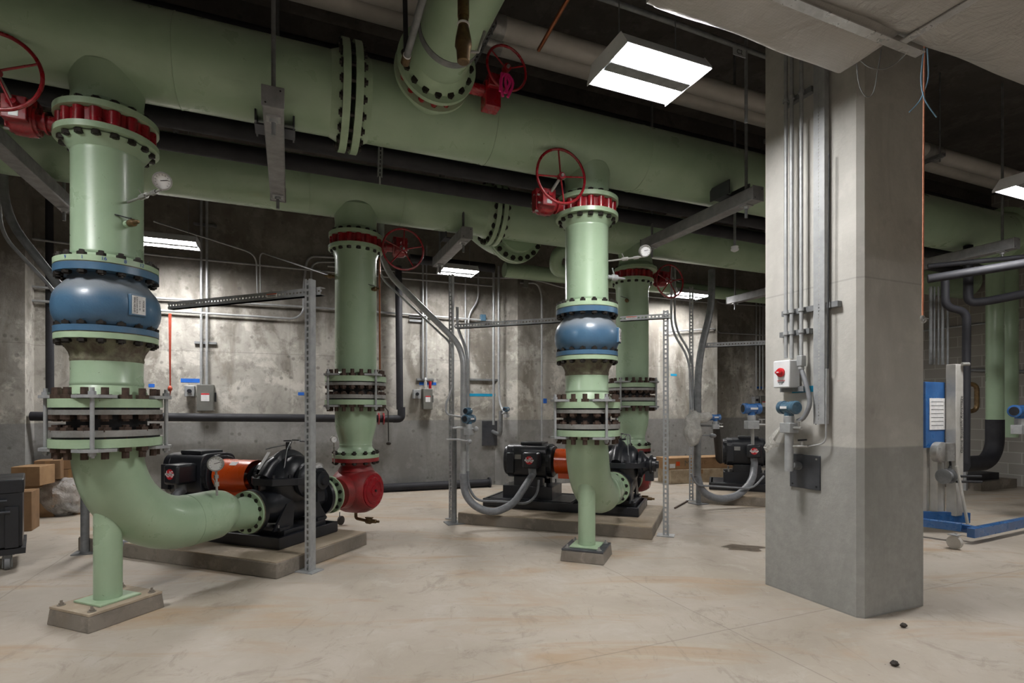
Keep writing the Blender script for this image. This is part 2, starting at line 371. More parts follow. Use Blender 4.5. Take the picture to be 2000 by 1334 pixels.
def wheel(par, c, ax, R, k=4, rot=0.0, r=.012):
    b = MB().torus(c, ax, R, r, 48, 10); x, y, a = frame(V(ax)); c = V(c)
    for i in range(k):
        t = rot+2*math.pi*i/k; b.cyl(c+a*-.01, c+(x*math.cos(t)+y*math.sin(t))*R, r*.62, n=8)
    b.cyl(c-a*.03, c+a*.02, .03, n=16)
    w = b.obj('handwheel', RED, par); MB().cyl(c+a*.02, c+a*.035, .014, n=6).obj('hub_nut', SHINY, w)
bm_valve = bolt_mesh('valve_bolt', .19, .0155, BOLT, .006)
bm_fl = bolt_mesh('flange_bolt', .095, .0155, BOLT, .018, .6)
bm_stud = bolt_mesh('stud_bolt', .10, .0215, BOLTR, .056, .7)
bm_small = bolt_mesh('small_bolt', .05, .0125, BOLT, .01, .6)
bm_head = bolt_mesh('header_bolt', .12, .0195, BOLT, .02, .7)
# ------------------------------------------------------------------ front pipe stack (built at the left pipe, then copied)
A = V((-2.765, 3.68, 0)); DELTA = V((3.477, 1.44, 0)); r0 = .203
def Az(z, a=A): return V((a.x, a.y, z))
stack = {}
def lug_valve(a, side, R=.295, pr=.203, n=16, lab='', wsp=4, wz=.16, wd=.26, wr=.24, go=.46, wrot=.4, wu=0):
    t = thing('butterfly_valve', Az(3.245, a), lab, 'valve')
    b = MB().ring(Az(0, a), ZZ, 3.248, 3.348, pr*.96, R-.045)
    for i in range(n):
        an = 2*math.pi*i/n; d = V((math.cos(an), math.sin(an), 0)); c = Az(3.298, a)+d*(R-.048); b.cyl(c-ZZ*.048, c+ZZ*.048, .034, n=14)
    b.obj('body', RED, t)
    s = U*side; g = Az(3.30, a)+s*go
    MB().cyl(Az(3.298, a)+s*(R-.02), g-s*.06, .05).ring(Az(3.298, a)+s*(R+.03), s, 0, .012, .0, .07, 20).ring(g-s*.09, s, 0, .015, .0, .085, 20).obj('stem_neck', RED, t)
    gb = MB().lathe(g-s*.075, s, [(0, .1), (.05, .105), (.12, .1), (.15, .07)], 24).box(g+ZZ*.02-N*.06, (.13, .14, .15), RM).box(g+ZZ*.03+N*.02, (.17, .1, .2), RM).obj('gearbox', RED, t, bevel=.006)
    for k in range(6):
        an = k*math.pi/3+.3; c = g+s*.076+(N*math.cos(an)+ZZ*math.sin(an))*.08; MB().cyl(c-s*.02, c+s*.012, .009, n=6).obj('bolt', SHINY, gb)
    wc = g-N*wd+ZZ*wz+U*wu
    MB().cyl(g-N*.1+ZZ*.03, wc, .014, n=12).obj('shaft', SHINY, t); MB().cyl(g-N*.1+ZZ*.03, g-N*.13+ZZ*.03+(wc-g).normalized()*.03, .028, n=16).obj('gland', RED, t)
    wheel(t, wc, N*-1, wr, wsp, wrot)
    MB().box(g-N*.13-ZZ*.02, (.05, .003, .035), RM).obj('name_plate', SHINY, t)
    bolts(t, Az(3.298, a), ZZ, R-.048, n, bm_valve, 0)
    return t
stack['v'] = lug_valve(A, -1, lab='red lug butterfly valve with large handwheel atop the leftmost green pipe', wr=.232, wu=-.04)
def spool_up(a, r=r0):
    t = thing('pipe_spool', Az(2.355, a), '', 'pipe')
    MB().lathe(Az(0, a), ZZ, [(2.43, r), (2.44, r+.003), (2.452, r+.003), (2.462, r), (3.11, r), (3.12, r+.003), (3.13, r), (3.2, r+.05)], 48, False).obj('pipe', GREEN, t)
    MB().lathe(Az(0, a), ZZ, [(2.43, r), (2.392, r+.045)], 48, False).ring(Az(0, a), ZZ, 2.356, 2.392, r*.95, .293, 48).obj('lower_flange', GREEND, t)
    MB().ring(Az(0, a), ZZ, 3.207, 3.245, r*.95, .295, 48).obj('upper_flange', GREEND, t)
    return t
stack['su'] = spool_up(A)
def check_valve(a):
    t = thing('check_valve', Az(1.91, a), '', 'valve'); c = Az(0, a)
    prof = [(2.30, .215), (2.27, .222), (2.235, .25), (2.2, .278), (2.16, .297), (2.11, .305), (2.07, .306), (2.03, .300), (1.99, .284), (1.965, .262), (1.952, .24)]
    MB().lathe(c, ZZ, prof[::-1], 56).obj('body', BLUE, t)
    MB().ring(c, ZZ, 2.302, 2.349, .18, .293, 48).obj('upper_flange', BLUE, t); MB().ring(c, ZZ, 1.912, 1.952, .18, .293, 48).obj('lower_flange', BLUE, t)
    MB().ring(c, ZZ, 2.349, 2.356, .18, .289, 48).obj('gasket', RUST, t); MB().ring(c, ZZ, 1.905, 1.912, .18, .289, 48).obj('gasket', RUST, t)
    an = math.radians(-22); d = V((math.cos(an), math.sin(an), 0)); tt = V((-d.y, d.x, 0)); R = rotm(tt, d, ZZ)
    p = MB().box(Az(2.10, a)+d*.30, (.105, .03, .14), R).obj('name_plate_boss', BLUE, t, bevel=.004)
    MB().box(Az(2.10, a)+d*.317, (.085, .004, .12), R).obj('name_plate', PAPER, p)
    q = Az(2.10, a)+d*.3200
    text('SERIAL NO 2107', 'lettering', INK, p, q-tt*.03, ZZ*-1, tt, .014); text('SILENT CHECK VALVE', 'lettering', INK, p, q-tt*.014, ZZ*-1, tt, .011); text('16 IN  CL 150', 'lettering', INK, p, q+tt*.004, ZZ*-1, tt, .011); text('MODEL 20', 'lettering', INK, p, q+tt*.028, ZZ*-1, tt, .016)
    bolts(t, Az(2.348, a), ZZ, .266, 16, bm_fl, .3); bolts(t, Az(1.91, a), ZZ, .266, 16, bm_fl, .3); return t
stack['cv'] = check_valve(A)
def spool_low(a, r=r0):
    t = thing('pipe_spool', Az(1.48, a), '', 'pipe'); c = Az(0, a)
    MB().ring(c, ZZ, 1.868, 1.905, r*.95, .291, 48).obj('upper_flange', GREEND, t)
    MB().lathe(c, ZZ, [(1.73, r+.001), (1.745, r+.005), (1.76, r+.002), (1.79, r+.01), (1.868, r+.055)], 48, False).obj('weld_neck', RUST, t)
    MB().lathe(c, ZZ, [(1.57, r), (1.58, r+.004), (1.592, r+.004), (1.60, r), (1.735, r)], 48, False).obj('pipe', GREEN, t)
    MB().lathe(c, ZZ, [(1.48, r+.035), (1.53, r+.018), (1.57, r)], 48, False).ring(c, ZZ, 1.423, 1.48, r*.95, .317, 48).obj('lower_flange', GREEND, t); return t
stack['sl'] = spool_low(A)
def coupling(a, zt, r=r0, R=.317, n=16, ph=.5, rods=(0.2, 1.77, 3.34, 4.91), lab=''):
    """zt: top face of the upper green flange is zt; the rings hang below"""
    t = thing('dismantling_joint', Az(zt-.316, a), lab, 'pipe coupling'); c = Az(zt, a)
    MB().ring(c, ZZ, -.103, -.071, r*.9, R-.004, 48).obj('ring', SHINY, t); MB().ring(c, ZZ, -.246, -.204, r*.9, R-.004, 48).obj('ring', SHINY, t)
    MB().ring(c, ZZ, -.071, -.057, r*.9, R-.02, 40).ring(c, ZZ, -.26, -.246, r*.9, R-.02, 40).ring(c, ZZ, -.204, -.103, r*.85, r+.02, 40).obj('rubber_sleeve', BLACKM, t)
    bolts(t, c-ZZ*.052, ZZ, R-.04, n, bm_stud, ph); bolts(t, c-ZZ*.264, ZZ*-1, R-.04, n, bm_stud, ph)
    for an in rods:
        d = V((math.cos(an), math.sin(an), 0)); tt = V((-d.y, d.x, 0))
        for z, s in ((.004, 1), (-.32, -1)):
            MB().prism([c+d*(R-.10)+tt*.11+ZZ*z, c+d*(R-.02)+tt*.12+ZZ*z, c+d*(R+.05)+tt*.04+ZZ*z, c+d*(R+.05)-tt*.04+ZZ*z, c+d*(R-.02)-tt*.12+ZZ*z, c+d*(R-.10)-tt*.11+ZZ*z], ZZ*.02*s).obj('lug_plate', GALV, t)
        MB().cyl(c+d*(R+.022)-ZZ*.375, c+d*(R+.022)+ZZ*.07, .0125, n=12).cyl(c+d*(R+.022)+ZZ*.024, c+d*(R+.022)+ZZ*.046, .022, n=6).cyl(c+d*(R+.022)-ZZ*.362, c+d*(R+.022)-ZZ*.34, .022, n=6).obj('tie_rod', GALV, t)
    return t
stack['dj'] = coupling(A, 1.48, rods=(3.55, 5.12, .41, 1.98))
# suction elbow
PC = V((-2.22, 5.32, 0)); sf = PC-PP*.47
def elbow(a, sf):
    t = thing('suction_elbow', Az(.13, a), '', 'pipe'); e = V((sf.x-a.x, sf.y-a.y, 0)); L = e.length; e.normalize(); R = .609; ze = .53
    c = Az(0, a)
    MB().ring(c, ZZ, 1.164, 1.22, r0*.95, .317, 48).lathe(c, ZZ, [(1.164, r0+.03), (1.145, r0)], 48, False).obj('upper_flange', GREEND, t)
    pts = [c+e*(R-R*math.cos(x))+ZZ*(ze+R-R*math.sin(x)) for x in [math.pi/2*i/20 for i in range(21)]]
    pts = [c+ZZ*1.164]+pts+[c+e*(R+.14)+ZZ*ze]; rr = [r0]*22+[r0]
    def pz(s, z): return c+e*s+ZZ*z
    for s, r, z in ((R+.27, r0, ze), (R+.31, r0*.97, ze-.004), (R+.35, r0*.88, ze-.016), (R+.375, .155, ze-.036), (R+.40, .138, .487), (L-.09, .137, .48), (L-.03, .15, .48)): pts.append(pz(s, z)); rr.append(r)
    MB().tube(pts, r0, 40, rr).obj('elbow', GREEN, t)
    MB().torus(pz(R+.0, ze), e, r0, .0035, 40, 6).obj('weld_seam', GREEN, t)
    fl = MB().ring(pz(L-.035, .48), e, 0, .035, .10, .192, 40).obj('outlet_flange', GREEND, t)
    bolts(t, pz(L-.0, .48), e, .16, 12, bm_small, .5)
    b = MB(); n = 28; zz = []
    rs = .082
    for i in range(n):
        x, y = rs*math.cos(2*math.pi*i/n), rs*math.sin(2*math.pi*i/n); s = x*e.x+y*e.y; q = -x*e.y+y*e.x
        rho = math.sqrt(max(r0*r0-q*q, 0)); ro = R+rho; zz.append((x, y, ze+R-math.sqrt(max(ro*ro-(R-s)**2, 0))+.012))
    b.add([c+V((x, y, .13)) for x, y, z in zz]+[c+V((x, y, z)) for x, y, z in zz], [(i, (i+1) % n, n+(i+1) % n, n+i) for i in range(n)]); b.obj('stanchion', GREEN, t)
    MB().box(c+ZZ*.124, (.27, .27, .012), rotm(QQ, PP, ZZ)).obj('base_plate', GREEND, t, bevel=.002)
    return t
stack['el'] = elbow(A, sf)
def plinth(a, w1, w2, lab, off=V((0, 0, 0)), steel=True):
    t = thing('concrete_plinth', Az(0, a)+off, lab, 'plinth'); c = Az(0, a)+off; R = rotm(QQ, PP, ZZ)
    b = MB(); k = .010; vs = []
    for (z, g) in ((0, k), (.10, 0)):
        for x, y in ((-1, -1), (1, -1), (1, 1), (-1, 1)): vs.append(c+R@V((x*(w1/2+g), y*(w2/2+g), z)))
    b.add(vs, [(0,3,2,1),(4,5,6,7),(0,1,5,4),(1,2,6,5),(2,3,7,6),(3,0,4,7)]).obj('block', PADM, t, smooth=0, bevel=.006)
    MB().box(c+ZZ*.109, (w1, w2, .016), R).obj('steel_plate', PADT if steel else DARKST, t, bevel=.002)
    for x, y in ((-1, -1), (1, -1), (1, 1), (-1, 1)):
        q = c+R@V((x*(w1/2-.045), y*(w2/2-.045), .117)); MB().cyl(q, q+ZZ*.004, .024, n=16).cyl(q+ZZ*.004, q+ZZ*.016, .015, n=6).cyl(q, q+ZZ*.032, .008, n=8).obj('anchor_bolt', PADM if steel else SHINY, t)
    return t
stack['pl'] = plinth(A, .40, .48, 'low concrete plinth with bolted steel plate under the leftmost green stanchion', off=V((.0, .0, 0)))
labs = {
 'v': ('', 'red lug butterfly valve with handwheel atop the green pipe left of centre of the rightmost light fixture row, in front of the largest header'),
 'su': ('light green flanged pipe spool between top valve and blue valve, leftmost in the photo', 'light green flanged pipe spool above the smaller looking blue valve, middle of the photo'),
 'cv': ('bulging blue check valve with white name plate on the leftmost pipe', 'bulging blue check valve on the middle pipe, farther from the camera'),
 'sl': ('short green pipe spool with rusty neck under the leftmost blue valve', 'short green pipe spool with sooty neck under the middle blue valve'),
 'dj': ('steel dismantling joint with rusty studs and tie rods on the leftmost pipe', 'steel dismantling joint with tie rods on the middle pipe above its elbow'),
 'el': ('large green suction elbow on a round stanchion at bottom left, turning to the nearest pump', 'green suction elbow on a round stanchion at centre, turning to the second pump'),
 'pl': ('', 'small concrete plinth under the central green elbow stanchion')}
labs['v'] = (stack['v']['label'], 'red lug butterfly valve with upright handwheel atop the pipe carrying the farther blue valve')
for k in stack:
    if labs[k][0]: stack[k]['label'] = labs[k][0]
    if k == 'pl': plinth(A+DELTA, .39, .39, labs[k][1], steel=False)
    elif k == 'v': lug_valve(A+DELTA, -1, lab=labs[k][1], wr=.235, wu=.05, wrot=.12)
    elif k == 'el': elbow(A+DELTA, sf+V((3.59, 1.48, 0)))['label'] = labs[k][1]
    else: dup(stack[k], DELTA, labs[k][1])
# marker numbers on the left spool flange
for s, px in (('9', 127), ('1', 160), ('16', 203), ('8', 245), ('12', 277)):
    x = (px-CX)/F; d = V((x, 1, 0)).normalized(); oc = V((A.x, A.y, 0)); b_ = d.dot(oc); cc = oc.dot(oc)-.2945**2; tt = b_-math.sqrt(max(b_*b_-cc, 0)); p = d*tt; nn = (p-oc).normalized()
    text(s, 'marker_number', BINK, stack['su'], p+ZZ*2.374+nn*.0006, ZZ.cross(nn), ZZ, .032, .0004)
# ------------------------------------------------------------------ rear pipe stack
B = V((-1.78, 6.13, 0)); B4 = V((1.712, 7.66, 0)); rb = .2285
rear = {}
def rear_stack(a):
    c = Az(0, a)
    t = thing('pipe_spool', Az(1.72, a), '', 'pipe')
    MB().lathe(c, ZZ, [(1.80, rb), (3.09, rb), (3.10, rb+.003), (3.115, rb), (3.207, rb+.035)], 48, False).obj('pipe', GREEN, t)
    MB().ring(c, ZZ, 3.207, 3.245, rb*.95, .30, 48).obj('upper_flange', GREEND, t)
    MB().lathe(c, ZZ, [(1.78, rb+.03), (1.83, rb)], 48, False).ring(c, ZZ, 1.72, 1.78, rb*.95, .338, 48).obj('lower_flange', GREEND, t)
    rear['sp'] = t
    rear['dj'] = coupling(a, 1.78, rb, .338, 20, rods=(4.05, 5.62, .9, 2.5))
    t = thing('pipe_reducer', Az(.865, a), '', 'pipe')
    MB().ring(c, ZZ, 1.464, 1.52, rb*.95, .338, 48).obj('upper_flange', GREEND, t)
    MB().lathe(c, ZZ, [(.935, .215), (.975, .185), (1.0, .178), (1.012, .182), (1.024, .178), (1.07, .186), (1.14, .206), (1.2, .222), (1.27, rb), (1.464, rb)], 48, False).obj('reducer', GREEN, t)
    MB().ring(c, ZZ, .868, .935, .15, .215, 48).ring(c, ZZ, .868, .905, .15, .256, 48).obj('lower_flange', GREEND, t)
    bolts(t, Az(.868, a), ZZ, .235, 12, bm_fl, .4)
    rear['rd'] = t
    t = thing('triple_duty_valve', Az(.20, a), '', 'valve')
    q = c+ZZ*.50-U*.0
    MB().lathe(c, ZZ, [(.72, .20), (.78, .165), (.83, .175)], 40, False).ring(c, ZZ, .826, .866, .12, .256, 48).obj('top_flange', REDL, t)
    MB().lathe(q, QQ*-1, [(-.27, .10), (-.25, .17), (-.18, .235), (-.08, .262), (.05, .262), (.14, .25), (.2, .225), (.235, .20)], 40).lathe(c, ZZ, [(.5, .19), (.62, .2), (.72, .19), (.76, .165)], 32).lathe(q, PP*-1, [(.1, .2), (.25, .17), (.33, .165)], 32).obj('body', REDL, t)
    cv = MB().lathe(q-QQ*.235, QQ*-1, [(0, .185), (.012, .185), (.014, .15), (.022, .148), (.024, .12), (.018, .118), (.018, .06), (.026, .058), (.03, .03)], 40).obj('end_cover', RED, t)
    MB().cyl(q-QQ*.26, q-QQ*.28, .014, n=6).obj('cover_nut', BOLT, cv)
    MB().tube(fil([q-ZZ*.24, q-ZZ*.33, q-ZZ*.345-QQ*.13], .03), .018).obj('drain_pipe', BRASS, t)
    dv = q-ZZ*.345-QQ*.13; MB().lathe(dv, QQ*-1, [(0, .02), (.02, .034), (.07, .036), (.09, .024), (.14, .022), (.15, .014), (.18, .014)], 16).box(dv-QQ*.05+ZZ*.035, (.09, .03, .012), rotm(QQ, PP, ZZ)).obj('drain_valve', BRASS, t)
    rear['tv'] = t
rear_stack(B)
rl = {'sp': ('tall darker green pipe standing left of centre between red valve and bolted joint', 'tall green pipe standing behind the farther blue valve, right of centre'),
 'dj': ('bolted dismantling joint with tie rods on the tall pipe left of centre', 'bolted dismantling joint with tie rods half hidden behind the middle pipe'),
 'rd': ('green reducer tapering down to the nearer red cast valve', 'green reducer tapering down behind the second pump'),
 'tv': ('dusty red cast angle valve with round end cover beside the nearest pump', 'red cast angle valve behind the second pump, mostly hidden by it')}
for k in rear: rear[k]['label'] = rl[k][0]; dup(rear[k], B4-B, rl[k][1])
v2 = lug_valve(B, 1, R=.30, pr=.22, lab='dark red butterfly valve with five spoked handwheel atop the tall pipe left of centre', wsp=5, wz=-.06, wd=.2, wr=.232, go=.50, wrot=.25)
dup(v2, B4-B, 'dark red lug butterfly valve high up behind the pressure gauge of the middle pipe')
# ------------------------------------------------------------------ headers
HZ = 3.89; hr = .305
def hp(base, t, z=HZ): return V((base.x, base.y, 0))+U*t+ZZ*z
def header(name, base, t0, t1, lab, fl=(), branches=(), r=hr, seams=()):
    t = thing(name, hp(base, t0, HZ-r), lab, 'pipe')
    MB().cyl(hp(base, t0), hp(base, t1), r, n=64).obj('pipe', GREEN, t)
    for sm in seams: MB().torus(hp(base, sm), U, r, .004, 64, 6).obj('weld_seam', GREEN, t)
    for f, s in fl:
        MB().ring(hp(base, f), U*s, .0, .055, r*.95, .405, 64).lathe(hp(base, f), U*s, [(.055, r+.03), (.13, r)], 64, False).obj('flange', GREEND, t)
    for tb, rbr, zf in branches:
        q = hp(base, tb, 0)
        MB().lathe(q, ZZ, [(zf+.035, rbr+.03), (zf+.06, rbr+.006), (zf+.12, rbr), (zf+.18, rbr+.006), (zf+.24, rbr+.018), (zf+.29, rbr+.03), (zf+.34, rbr+.01)], 48, False).obj('branch', GREEN, t)
        MB().ring(q, ZZ, zf-.04, zf, rbr*.95, .295, 48).lathe(q, ZZ, [(zf, rbr+.035), (zf+.04, rbr+.02)], 48, False).obj('branch_flange', GREEND, t)
    return t
h1 = header('header_pipe', A, -2.2, 1.565, 'largest overhead green header pipe at top left, up to the bolted joint', [(1.565, -1)], [(0, r0, 3.39)], seams=(.42, -.9))
h1b = header('header_pipe', A, 1.60, 10.9, 'overhead green header pipe from the bolted joint running right behind the column', [(1.60, 1), (10.6, -1)], [(DELTA.dot(U), r0, 3.39)], seams=(2.75, 4.3, 6.2, 7.9))
bolts(h1b, hp(A, 1.583), U, .366, 20, bm_head, .5)
MB().ring(hp(A, 10.62), U, 0, .05, .2, .405, 48).obj('end_flange', REDL, h1b)
h2 = header('header_pipe', B, -6.5, 1.64, 'lower looking rear green header pipe passing behind the leftmost pipe', [(1.64, -1)], [(0, rb, 3.39)], seams=(.5, -.5, -2.2))
h2b = header('header_pipe', B, 1.67, 11.5, 'rear green header pipe from its bolted joint above the middle lamp to the column', [(1.67, 1)], [((B4-B).dot(U), rb, 3.39)])
bolts(h2b, hp(B, 1.655), U, .366, 20, bm_head, .5)
# branch behind the rear header turning away
q = hp(B, 2.12); n0 = q+N*.30-ZZ*.10
t = thing('branch_elbow', n0-ZZ*.4, 'green flanged branch elbow hanging behind the rear header above the middle lamp', 'pipe')
MB().ring(n0, N, 0.02, .07, .2, .39, 48).ring(n0, N, .08, .13, .2, .39, 48).obj('flange', GREEND, t); bolts(t, n0+N*.075, N, .35, 20, bm_head, .5)
cc = n0+N*.13; DD = (U*-.78+ZZ*.62); ex = [cc+N*(.36*math.sin(x))+DD*(.36-.36*math.cos(x)) for x in [math.pi/2*i/12 for i in range(13)]]
MB().tube([n0-N*.1]+ex+[ex[-1]+DD*.35], .28, 36).obj('elbow', GREEN, t)
# lateral pipe with valve from front header towards the camera
tl = 2.17; q = hp(A, tl)+ZZ*.11-N*.04; t = thing('lateral_pipe', q-N*2.4-ZZ*.2, 'green overhead branch pipe coming forward at top centre with brass outlet', 'pipe')
MB().cyl(q-N*.60, q-N*3.4, .212, n=48).lathe(q, N*-1, [(.2, .26), (.3, .235), (.36, .24)], 48, False).obj('pipe', GREEN, t)
MB().ring(q, N*-1, .46, .50, .2, .298, 48).lathe(q, N*-1, [(.50, .25), (.60, .212)], 48, False).obj('flange', GREEND, t); MB().ring(q, N*-1, .34, .375, .2, .298, 48).obj('rear_flange', GREEND, t)
MB().ring(q, N*-1, .80, .86, .2125, .217, 48).obj('band', GALVD, t)
bolts(t, q-N*.42, N, .25, 16, bolt_mesh('lateral_bolt', .165, .015, BOLT, .004), 0)
vt = P(905, 40, 3.12); ob = MB().cyl(vt+ZZ*.14, vt+ZZ*.02, .034, n=16).lathe(vt+ZZ*.02, ZZ*-1, [(0, .03), (.05, .03), (.07, .034), (.13, .046), (.17, .05), (.19, .042), (.2, .04), (.26, .036), (.265, .03)], 20).obj('brass_outlet', BRASS, t)
MB().ring(vt, ZZ, -.03, -.02, .0, .036, 16).obj('seal_tape', PAPER, ob)
MB().tube([vt-ZZ*.17+U*.04, vt-ZZ*.16+U*.09, vt-ZZ*.03+U*.13], .009).obj('outlet_lever', SHINY, ob)
t = thing('butterfly_valve', q-N*.42-ZZ*.25, 'red butterfly valve with small handwheel and pink flagging tape on the forward branch', 'valve')
b = MB().ring(q, N*-1, .375, .46, .19, .245, 48)
for i in range(16):
    an = 2*math.pi*i/16; c = q-N*.418+(U*math.cos(an)+ZZ*math.sin(an))*.25; b.cyl(c-N*.04, c+N*.04, .026, n=10)
b.obj('body', RED, t)
g = q-N*.42+U*.45-ZZ*.08; MB().cyl(q-N*.42+U*.27-ZZ*.08, g, .045).obj('stem_neck', RED, t)
MB().box(g-ZZ*.04, (.13, .12, .2), RM).box(g+ZZ*.05-N*.02, (.1, .16, .1), RM).obj('gearbox', RED, t, bevel=.008)
wc = g-N*.14+ZZ*.13+U*.08; MB().cyl(g-N*.02+ZZ*.04, wc, .014).obj('shaft', RED, t); wheel(t, wc, (N*-1+U*.1), .168, 3, .4, .010)
b = MB()
for i in range(5):
    p0 = wc-ZZ*.06+U*random.uniform(-.05, .03)-N*.02; b.tube(spl([p0, p0-ZZ*.06+U*random.uniform(-.05, .05), p0-ZZ*random.uniform(.14, .2)+U*random.uniform(-.02, .03)], 4), .012, 5, None)
b.obj('flagging_tape', PINK, t)
# far green pipe along the back wall
t = header('header_pipe', W(1250, 560, 8.7)*1, -2.1, 6, 'thin green pipe running level under the headers along the back wall', r=.01) if False else None
pa0 = W(985, 527, 8.55); 
t = MB().tube([pa0, pa0+U*7.5], .125, 24).obj('wall_pipe', GREEN); tag(t, 'slim green pipe running level along the back wall under the headers', 'pipe')
zz0 = P(1118, 500, 8.0); t = MB().tube(fil([zz0+U*.3+ZZ*.05, zz0-U*.25+ZZ*.05, zz0-U*.25-ZZ*.22+N*.1, zz0+U*.1-ZZ*.2+N*.1], .13), .095, 20).obj('pipe_bend', GREEN); tag(t, 'small green pipe bend just left of the middle pipe below the rear header', 'pipe')
# pair of black pipes between the headers
for dd, zc, lab in ((4.46+.62, 3.77, 'upper black pipe running between the two green headers'), (4.46+1.0, 3.74, 'lower black pipe running between the two green headers')):
    s0 = RV(-4.5, dd, zc); tag(MB().cyl(s0, s0+U*15, .075, n=24).obj('cooling_pipe', BLKPIPE), lab, 'pipe')
# insulated pipes near the ceiling
for i, (dd, zc) in enumerate(((4.185, 4.6), (4.385, 4.6))):
    lab = ('upper white jacketed overhead pipe with metal band', 'lower white jacketed overhead pipe beside its twin')[i]
    t = thing('insulated_pipe', RV(-4, dd, zc-.09), lab, 'pipe', 'white insulated pipes under the ceiling')
    MB().cyl(RV(-4, dd, zc), RV(12.3, dd, zc), .088, n=36).obj('jacket', INSUL, t)
    for uu in (1.35+i*.05, 4.9, 7.2, 10.6): MB().ring(RV(uu, dd, zc), U, 0, .3, .08, .092, 36).obj('band', SHINY, t)
for uu in (1.5, 5.05, 7.3, 10.75):
    t = thing('trapeze_hanger', RV(uu, 4.3, 4.46), {1.5: 'perforated strut trapeze under the white pipes beside the top handwheel', 5.05: 'perforated strut trapeze under the white pipes left of the column', 7.3: 'strut trapeze carrying white pipes just right of the column', 10.75: 'strut trapeze carrying white pipes near the right edge'}[uu], 'hanger')
    MB().perf(RV(uu, 4.0, 4.47), RV(uu, 4.6, 4.47), .045, U, ZZ*.04).obj('strut', GALVD, t)
    for dd in (4.05, 4.55): MB().cyl(RV(uu, dd, 4.42), RV(uu, dd, ZC), .008, n=8).obj('rod', GALVD, t)
# ------------------------------------------------------------------ trapeze beams
def trapeze(p0, L, lab, w=.13, rods=(.12, None), h=.13, shoe=None, zt=3.46):
    """p0: near end centre, beam runs along N"""
    t = thing('support_beam', p0-ZZ*h/2, lab, 'beam'); p1 = p0+N*L
    MB().bar(p0, p1, w, h).obj('beam', HSS, t, bevel=.01)
    for e, s in ((p0, -1), (p1, 1)):
        cp = MB().box(e+N*s*.004, (w+.01, .01, h+.01), RM).obj('end_cap', HSS, t, bevel=.004)
        for a in (-1, 1): MB().cyl(e+N*s*.008+U*a*.045+ZZ*a*.045, e+N*s*.0105+U*a*.045+ZZ*a*.045, .006, n=8).obj('hole', INK, cp)
    for q in (p0+N*.14, p1-N*.14):
        MB().cyl(q-ZZ*(h/2+.12), V((q.x, q.y, ZC)), .0145, n=12).obj('rod', GALVD, t)
        MB().box(q-ZZ*(h/2+.006), (.09, .09, .012), RM).cyl(q-ZZ*(h/2+.035), q-ZZ*(h/2+.012), .026, n=6).obj('nut_plate', GALV, t)
    if shoe:
        for dd, bz in shoe:
            c = V((p0.x, p0.y, 0))+N*dd
            s = MB().bar(c-U*.14-N*.0+ZZ*(p0.z+h/2+.008), c+U*.14+ZZ*(p0.z+h/2+.008), .16, .014)
            for k in (-1, 1): s.box(c+U*k*.13+ZZ*(p0.z+h/2+.07), (.012, .26, .13), RM)
            s.obj('pipe_shoe', DARKST, t)
    return t
def beam_at(px, py, z, L, lab, **k):
    Y = (z-H)*F/(HY-py); p = V(((px-CX)/F*Y, Y, z)); return trapeze(p, L, lab, **k)
b1 = beam_at(533, 190, 3.455, 1.72, 'grey box beam with rods hanging under the front header, left of the bolted joint', shoe=((A.dot(N)-beam_at.__defaults__[0] if False else .62, 0),))
beam_at(-70, 215, 3.455, 1.9, 'grey box beam behind the leftmost pipe, cut by the left edge')
beam_at(912, 455, 3.455, 1.35, 'grey box beam on rods above the middle wall lamp', shoe=((.55, 0),))
beam_at(1480, 378, 3.455, 1.75, 'long grey box beam on rods just left of the column', shoe=((.35, 0),))
beam_at(1985, 475, 3.455, 2.0, 'grey box beam on rods right of the column')
beam_at(1530, 562, 3.455, 1.2, 'small far grey box beam beside the left edge of the column')
